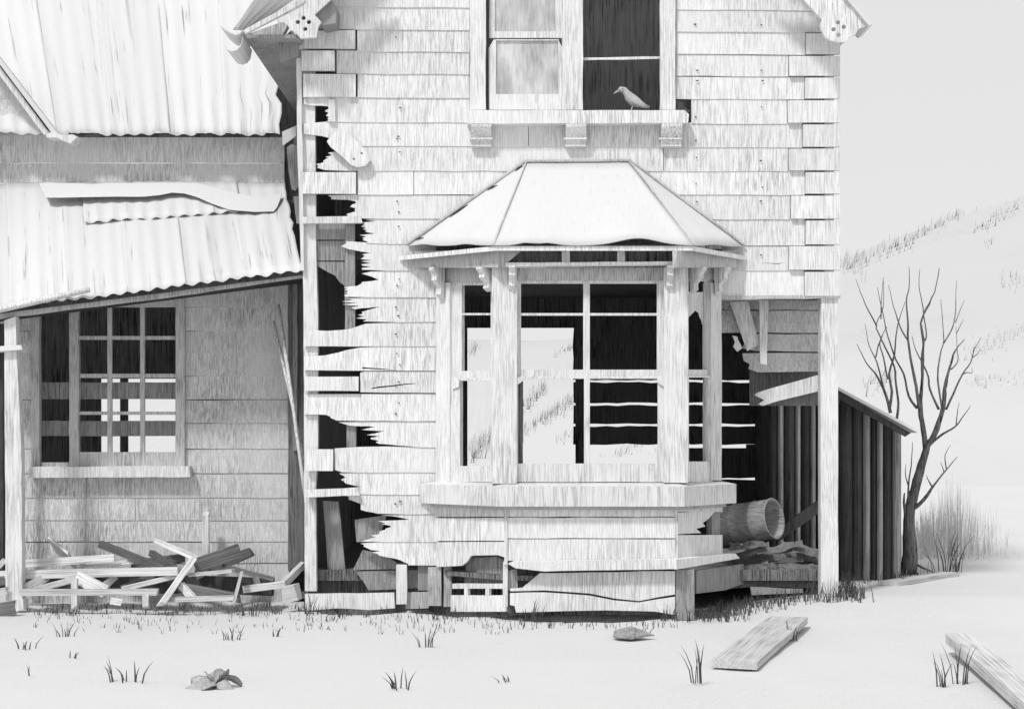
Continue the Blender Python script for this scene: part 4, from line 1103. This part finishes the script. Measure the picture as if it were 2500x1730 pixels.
# ------------------------------------------------------------------ bare tree
def tree():
    YT = 2.2
    root = tag(empty('bare_tree', P(2222, 1400, YT)), 'leafless tree with a forked crooked trunk growing right of the shed', 'tree')
    rr = random.Random(11)
    def q(u, v): return (1980 + u / 1.698, 560 + v / 1.698)
    def branch(name, pts, r0, r1, dep=0.0, d0=0.0, seg=7):
        # smooth the path a little
        pp = [q(*p) for p in pts]; res = []
        for i in range(len(pp) - 1):
            p0 = pp[max(i - 1, 0)]; p1 = pp[i]; p2 = pp[i + 1]; p3 = pp[min(i + 2, len(pp) - 1)]
            for t in (0, 0.33, 0.66):
                f = lambda a, b, c, d: 0.5 * (2 * b + (c - a) * t + (2 * a - 5 * b + 4 * c - d) * t * t + (3 * b - a - 3 * c + d) * t ** 3)
                res.append((f(p0[0], p1[0], p2[0], p3[0]), f(p0[1], p1[1], p2[1], p3[1])))
        res.append(pp[-1]); n = len(res) - 1
        path = [P(x + rr.uniform(-.5, .5), y, YT + d0 + (dep - d0) * (i / n)) for i, (x, y) in enumerate(res)]
        rad = [(r0 + (r1 - r0) * (i / n)) * K * 0.98 for i in range(n + 1)]
        rad = [r * (1 + (0.16 * mnoise.noise(path[i] * 9) if r > 0.01 else 0)) for i, r in enumerate(rad)]
        v, f = tube(path, rad, seg)
        if r0 > 6: v = [p + Vector((mnoise.noise(p * 26), mnoise.noise(p * 26 + Vector((5, 0, 0))), 0)) * 0.010 for p in v]
        mk(name, v, f, 'bark', root, smooth=True)
    branch('trunk', [(404, 1425), (408, 1380), (412, 1330), (406, 1240), (412, 1150), (440, 1040), (468, 945), (488, 880)], 25, 9.5, 0, 0, 12)
    B = [
        ([(478, 930), (467, 830), (452, 740), (460, 640), (462, 540), (466, 460), (455, 390), (478, 330), (512, 260), (530, 160)], 8, 1.0, .25),
        ([(488, 890), (510, 850), (540, 770), (552, 700), (557, 640), (578, 560), (600, 500), (636, 455)], 9.5, 1.2, -.2),
        ([(448, 740), (436, 650), (418, 560), (402, 460), (402, 380), (395, 300), (408, 230), (406, 155)], 5, .8, -.3),
        ([(440, 740), (405, 690), (385, 600), (352, 540), (318, 440), (296, 340), (275, 240)], 4, .7, .35),
        ([(466, 470), (478, 440), (470, 370), (460, 300), (447, 230), (452, 165)], 2.6, .7, .4),
        ([(402, 460), (372, 410), (355, 360), (340, 310), (322, 230)], 2.4, .6, -.5),
        ([(330, 760), (312, 690), (290, 640), (265, 595), (228, 550), (190, 475)], 5, .8, .1),
        ([(326, 740), (335, 670), (324, 600), (345, 520), (352, 440), (366, 370), (390, 300)], 4.5, .7, .3),
        ([(355, 785), (362, 720), (352, 640), (345, 570), (308, 490), (285, 440), (270, 395), (300, 320), (299, 200)], 4, .7, .4),
        ([(300, 660), (285, 590), (265, 530), (240, 480), (224, 390)], 3, .6, .0),
        ([(318, 620), (300, 530), (285, 475), (305, 420), (315, 405)], 2.6, .6, .2),
        ([(268, 530), (280, 480), (300, 430), (313, 405)], 2.2, .6, .1),
        ([(272, 400), (240, 340), (215, 285), (185, 205)], 2.4, .6, .6),
        ([(290, 370), (292, 300), (300, 200)], 1.8, .5, .5),
        ([(530, 745), (492, 660), (486, 610), (460, 550), (435, 500), (418, 440)], 4, .7, .4),
        ([(545, 745), (530, 660), (525, 600), (535, 520), (550, 460), (545, 380), (538, 290)], 3.4, .7, .3),
        ([(550, 470), (585, 410), (598, 350), (600, 280), (603, 210)], 2.4, .6, .4),
        ([(598, 385), (620, 330), (635, 290)], 1.6, .5, .5),
        ([(604, 430), (620, 395), (633, 372)], 1.5, .5, .2),
        ([(580, 580), (608, 548), (606, 490), (600, 400)], 2.2, .6, .1),
        ([(560, 745), (590, 680), (628, 600), (662, 550), (676, 500), (706, 448)], 3.6, .6, -.4),
        ([(668, 532), (690, 515), (703, 493)], 1.6, .5, -.5),
        ([(628, 600), (650, 592), (667, 596), (666, 570)], 1.8, .5, -.4),
        ([(500, 885), (545, 848), (600, 815), (630, 775), (662, 730)], 4, .7, -.4),
        ([(602, 812), (606, 760), (615, 715)], 2, .5, -.3),
        ([(425, 1155), (468, 1120), (502, 1070), (548, 1010), (606, 940)], 7, .8, -.4),
        ([(504, 1068), (490, 1045), (478, 1018)], 3, .6, -.5),
        ([(552, 1005), (545, 985), (537, 962)], 1.8, .5, -.4),
        ([(560, 990), (556, 935), (578, 893)], 2, .5, -.3),
        ([(404, 1150), (404, 1060), (415, 980), (421, 880)], 3.6, .7, -.2),
        ([(404, 1065), (392, 1015), (393, 970)], 2.2, .5, -.2),
        ([(392, 1190), (385, 1130), (388, 1092)], 5, 2, -.1),
        ([(425, 1380), (460, 1400), (490, 1412), (512, 1424)], 5, 1, -.2),
        ([(420, 1400), (440, 1425), (462, 1450)], 4, 1, -.3),
        ([(400, 1400), (388, 1440), (372, 1462)], 5, 1, -.3),
    ]
    for pts, r0, r1, dep in B: branch('branch' if pts[0][1] < 1300 else 'root', pts, r0, r1, dep, 0.0)
tree()

# ------------------------------------------------------------------ grass
def blades(pos, n, h_, spread, rnd, lean=0.35, wide=0.0042):
    V, F = [], []
    for _ in range(n):
        b = pos + Vector((rnd.uniform(-spread, spread), rnd.uniform(-spread, spread) * 0.6, -0.01))
        hh = h_ * rnd.uniform(0.45, 1.05); dx = rnd.uniform(-lean, lean) * hh + (b.x - pos.x) * 0.7; dy = rnd.uniform(-lean, lean) * hh * 0.6
        wv = wide * rnd.uniform(0.7, 1.3); th = rnd.uniform(-0.7, 0.7); sx, sy = math.cos(th) * wv, math.sin(th) * wv
        o = len(V)
        for t, ww in ((0, 1), (0.4, 0.9), (0.75, 0.55)):
            c = b + Vector((dx * t * t, dy * t * t, hh * t))
            V += [c + Vector((-sx * ww, -sy * ww, 0)), c + Vector((sx * ww, sy * ww, 0)), c + Vector((0, wv * 0.8 * ww, 0))]
        V.append(b + Vector((dx, dy, hh)))
        for i in range(2):
            for j in range(3): F.append((o + i * 3 + j, o + i * 3 + (j + 1) % 3, o + i * 3 + 3 + (j + 1) % 3, o + i * 3 + 3 + j))
        for j in range(3): F.append((o + 6 + j, o + 6 + (j + 1) % 3, o + 9))
    return V, F
GT = 'small grass tufts dotted over the bare ground'
tufts = [
    (60, 1580, 8, .10, .07, 'grass tuft nearest the left edge, below the verandah post'),
    (157, 1552, 8, .12, .07, 'grass tuft left of the low heap, upper of the left group'),
    (176, 1602, 4, .06, .03, 'tiny two bladed sprig under the upper left tuft'),
    (72, 1644, 3, .07, .02, 'tiny lone sprig at far lower left'),
    (312, 1660, 10, .17, .11, 'spiky grass tuft on bare ground left of the withered plant'),
    (570, 1560, 10, .13, .08, 'grass tuft below the short steep board of the heap'),
    (662, 1552, 5, .08, .06, 'sparse tuft below the house corner'),
    (985, 1678, 8, .13, .08, 'lone tuft near the bottom edge below the bay'),
    (1040, 1575, 8, .15, .05, 'tuft with tall blades left of the bay front'),
    (1250, 1660, 5, .05, .09, 'thin low row of blades near the bottom edge in the middle'),
    (1712, 1662, 7, .26, .06, 'tall bladed tuft at the near end of the wide plank'),
    (1938, 1560, 8, .17, .05, 'upright tuft at the far end of the wide plank'),
    (1630, 1512, 8, .17, .07, 'tuft with a dark tall blade below the right bay post'),
    (1570, 1548, 5, .09, .05, 'small tuft behind the grey stone'),
    (2312, 1425, 22, .46, .15, 'tall spiky grass clump right of the tree foot'),
    (2300, 1672, 6, .22, .03, 'tall thin blades left of the narrow plank'),
    (2342, 1665, 8, .26, .05, 'tall thin blades crossing the narrow plank'),
    (1300, 1512, 9, .20, .08, 'tuft with tall blades before the left skirt of the bay'),
    (752, 1496, 8, .20, .04, 'dark tall blades at the foot of the left corner post'),
    (610, 1500, 12, .17, .07, 'bushy tuft at the right end of the board heap'),
]
rg = random.Random(21)
for (x, y, n, hh, sp, lab) in tufts:
    pos = ground_pt(x, y)
    V, F = blades(Vector((0, 0, 0)), n, hh, sp, rg)
    o = mk('grass_tuft', V, F, 'grass'); o.location = pos; tag(o, lab, 'grass tuft', GT)
def fringe():
    V, F = [], []; rr = random.Random(33)
    def add(x0, x1, y0, y1, n, h0, h1, wide=0.004):
        nonlocal V, F
        parts = []
        for _ in range(n):
            pos = ground_pt(rr.uniform(x0, x1), rr.uniform(y0, y1))
            parts.append(blades(pos, rr.randint(1, 3), rr.uniform(h0, h1), 0.03, rr, 0.25, wide))
        v, f = join(parts); o = len(V); V += v; F += [tuple(i + o for i in q) for q in f]
    add(60, 740, 1476, 1500, 180, .03, .08, .0028)
    add(60, 740, 1496, 1545, 90, .03, .07, .0022)
    add(740, 1240, 1488, 1514, 110, .04, .10, .0028)
    add(740, 1240, 1506, 1545, 70, .04, .09, .0022)
    add(1240, 1650, 1506, 1534, 70, .04, .11, .0026)
    add(1650, 1830, 1486, 1516, 130, .07, .17, .003)
    add(1830, 2010, 1446, 1480, 130, .06, .15, .003)
    add(1975, 2080, 1436, 1482, 130, .08, .19, .003)
    add(2080, 2220, 1430, 1450, 80, .05, .11, .003)
    def around(x0, x1, y0, y1, n, h0, h1):
        nonlocal V, F
        parts = []
        for _ in range(n):
            x, y = rr.uniform(x0, x1), rr.uniform(y0, y1)
            parts.append(blades(Vector((x, y, ground_z(x, y))), rr.randint(1, 3), rr.uniform(h0, h1), 0.03, rr, 0.3, 0.003))
        v, f = join(parts); o = len(V); V += v; F += [tuple(i + o for i in q) for q in f]
    around(2.40, 2.95, -0.24, 0.06, 70, .08, .26)
    around(1.50, 2.30, -0.40, -0.02, 90, .06, .20)
    around(1.75, 2.45, -0.15, 0.12, 50, .06, .16)
    around(2.85, 3.62, 1.15, 1.48, 50, .06, .18)
    around(3.60, 3.95, 1.7, 2.2, 16, .08, .2)
    o = mk('grass_fringe', V, F, 'grass'); o['kind'] = 'stuff'
    o['label'] = 'short dark grass along the foot of the walls'
fringe()
def scrub():
    V, F = [], []; rr = random.Random(44); parts = []
    for _ in range(1300):
        x = 2235 + abs(rr.gauss(0, 105))
        if x > 2480: continue
        Y = rr.uniform(4.0, 9.5); p = P(x, 1050, Y)
        hh = (0.25 + 0.85 * max(0, 1 - abs(x - 2330) / 150)) * rr.uniform(0.15, 1.0)
        parts.append(blades(Vector((p.x, Y, 0)), 1, hh, 0.05, rr, 0.08, 0.0038))
    V, F = join(parts); o = mk('dry_scrub', V, F, 'palegrass'); o['kind'] = 'stuff'; o['label'] = 'pale dry scrub behind the bare tree'
scrub()
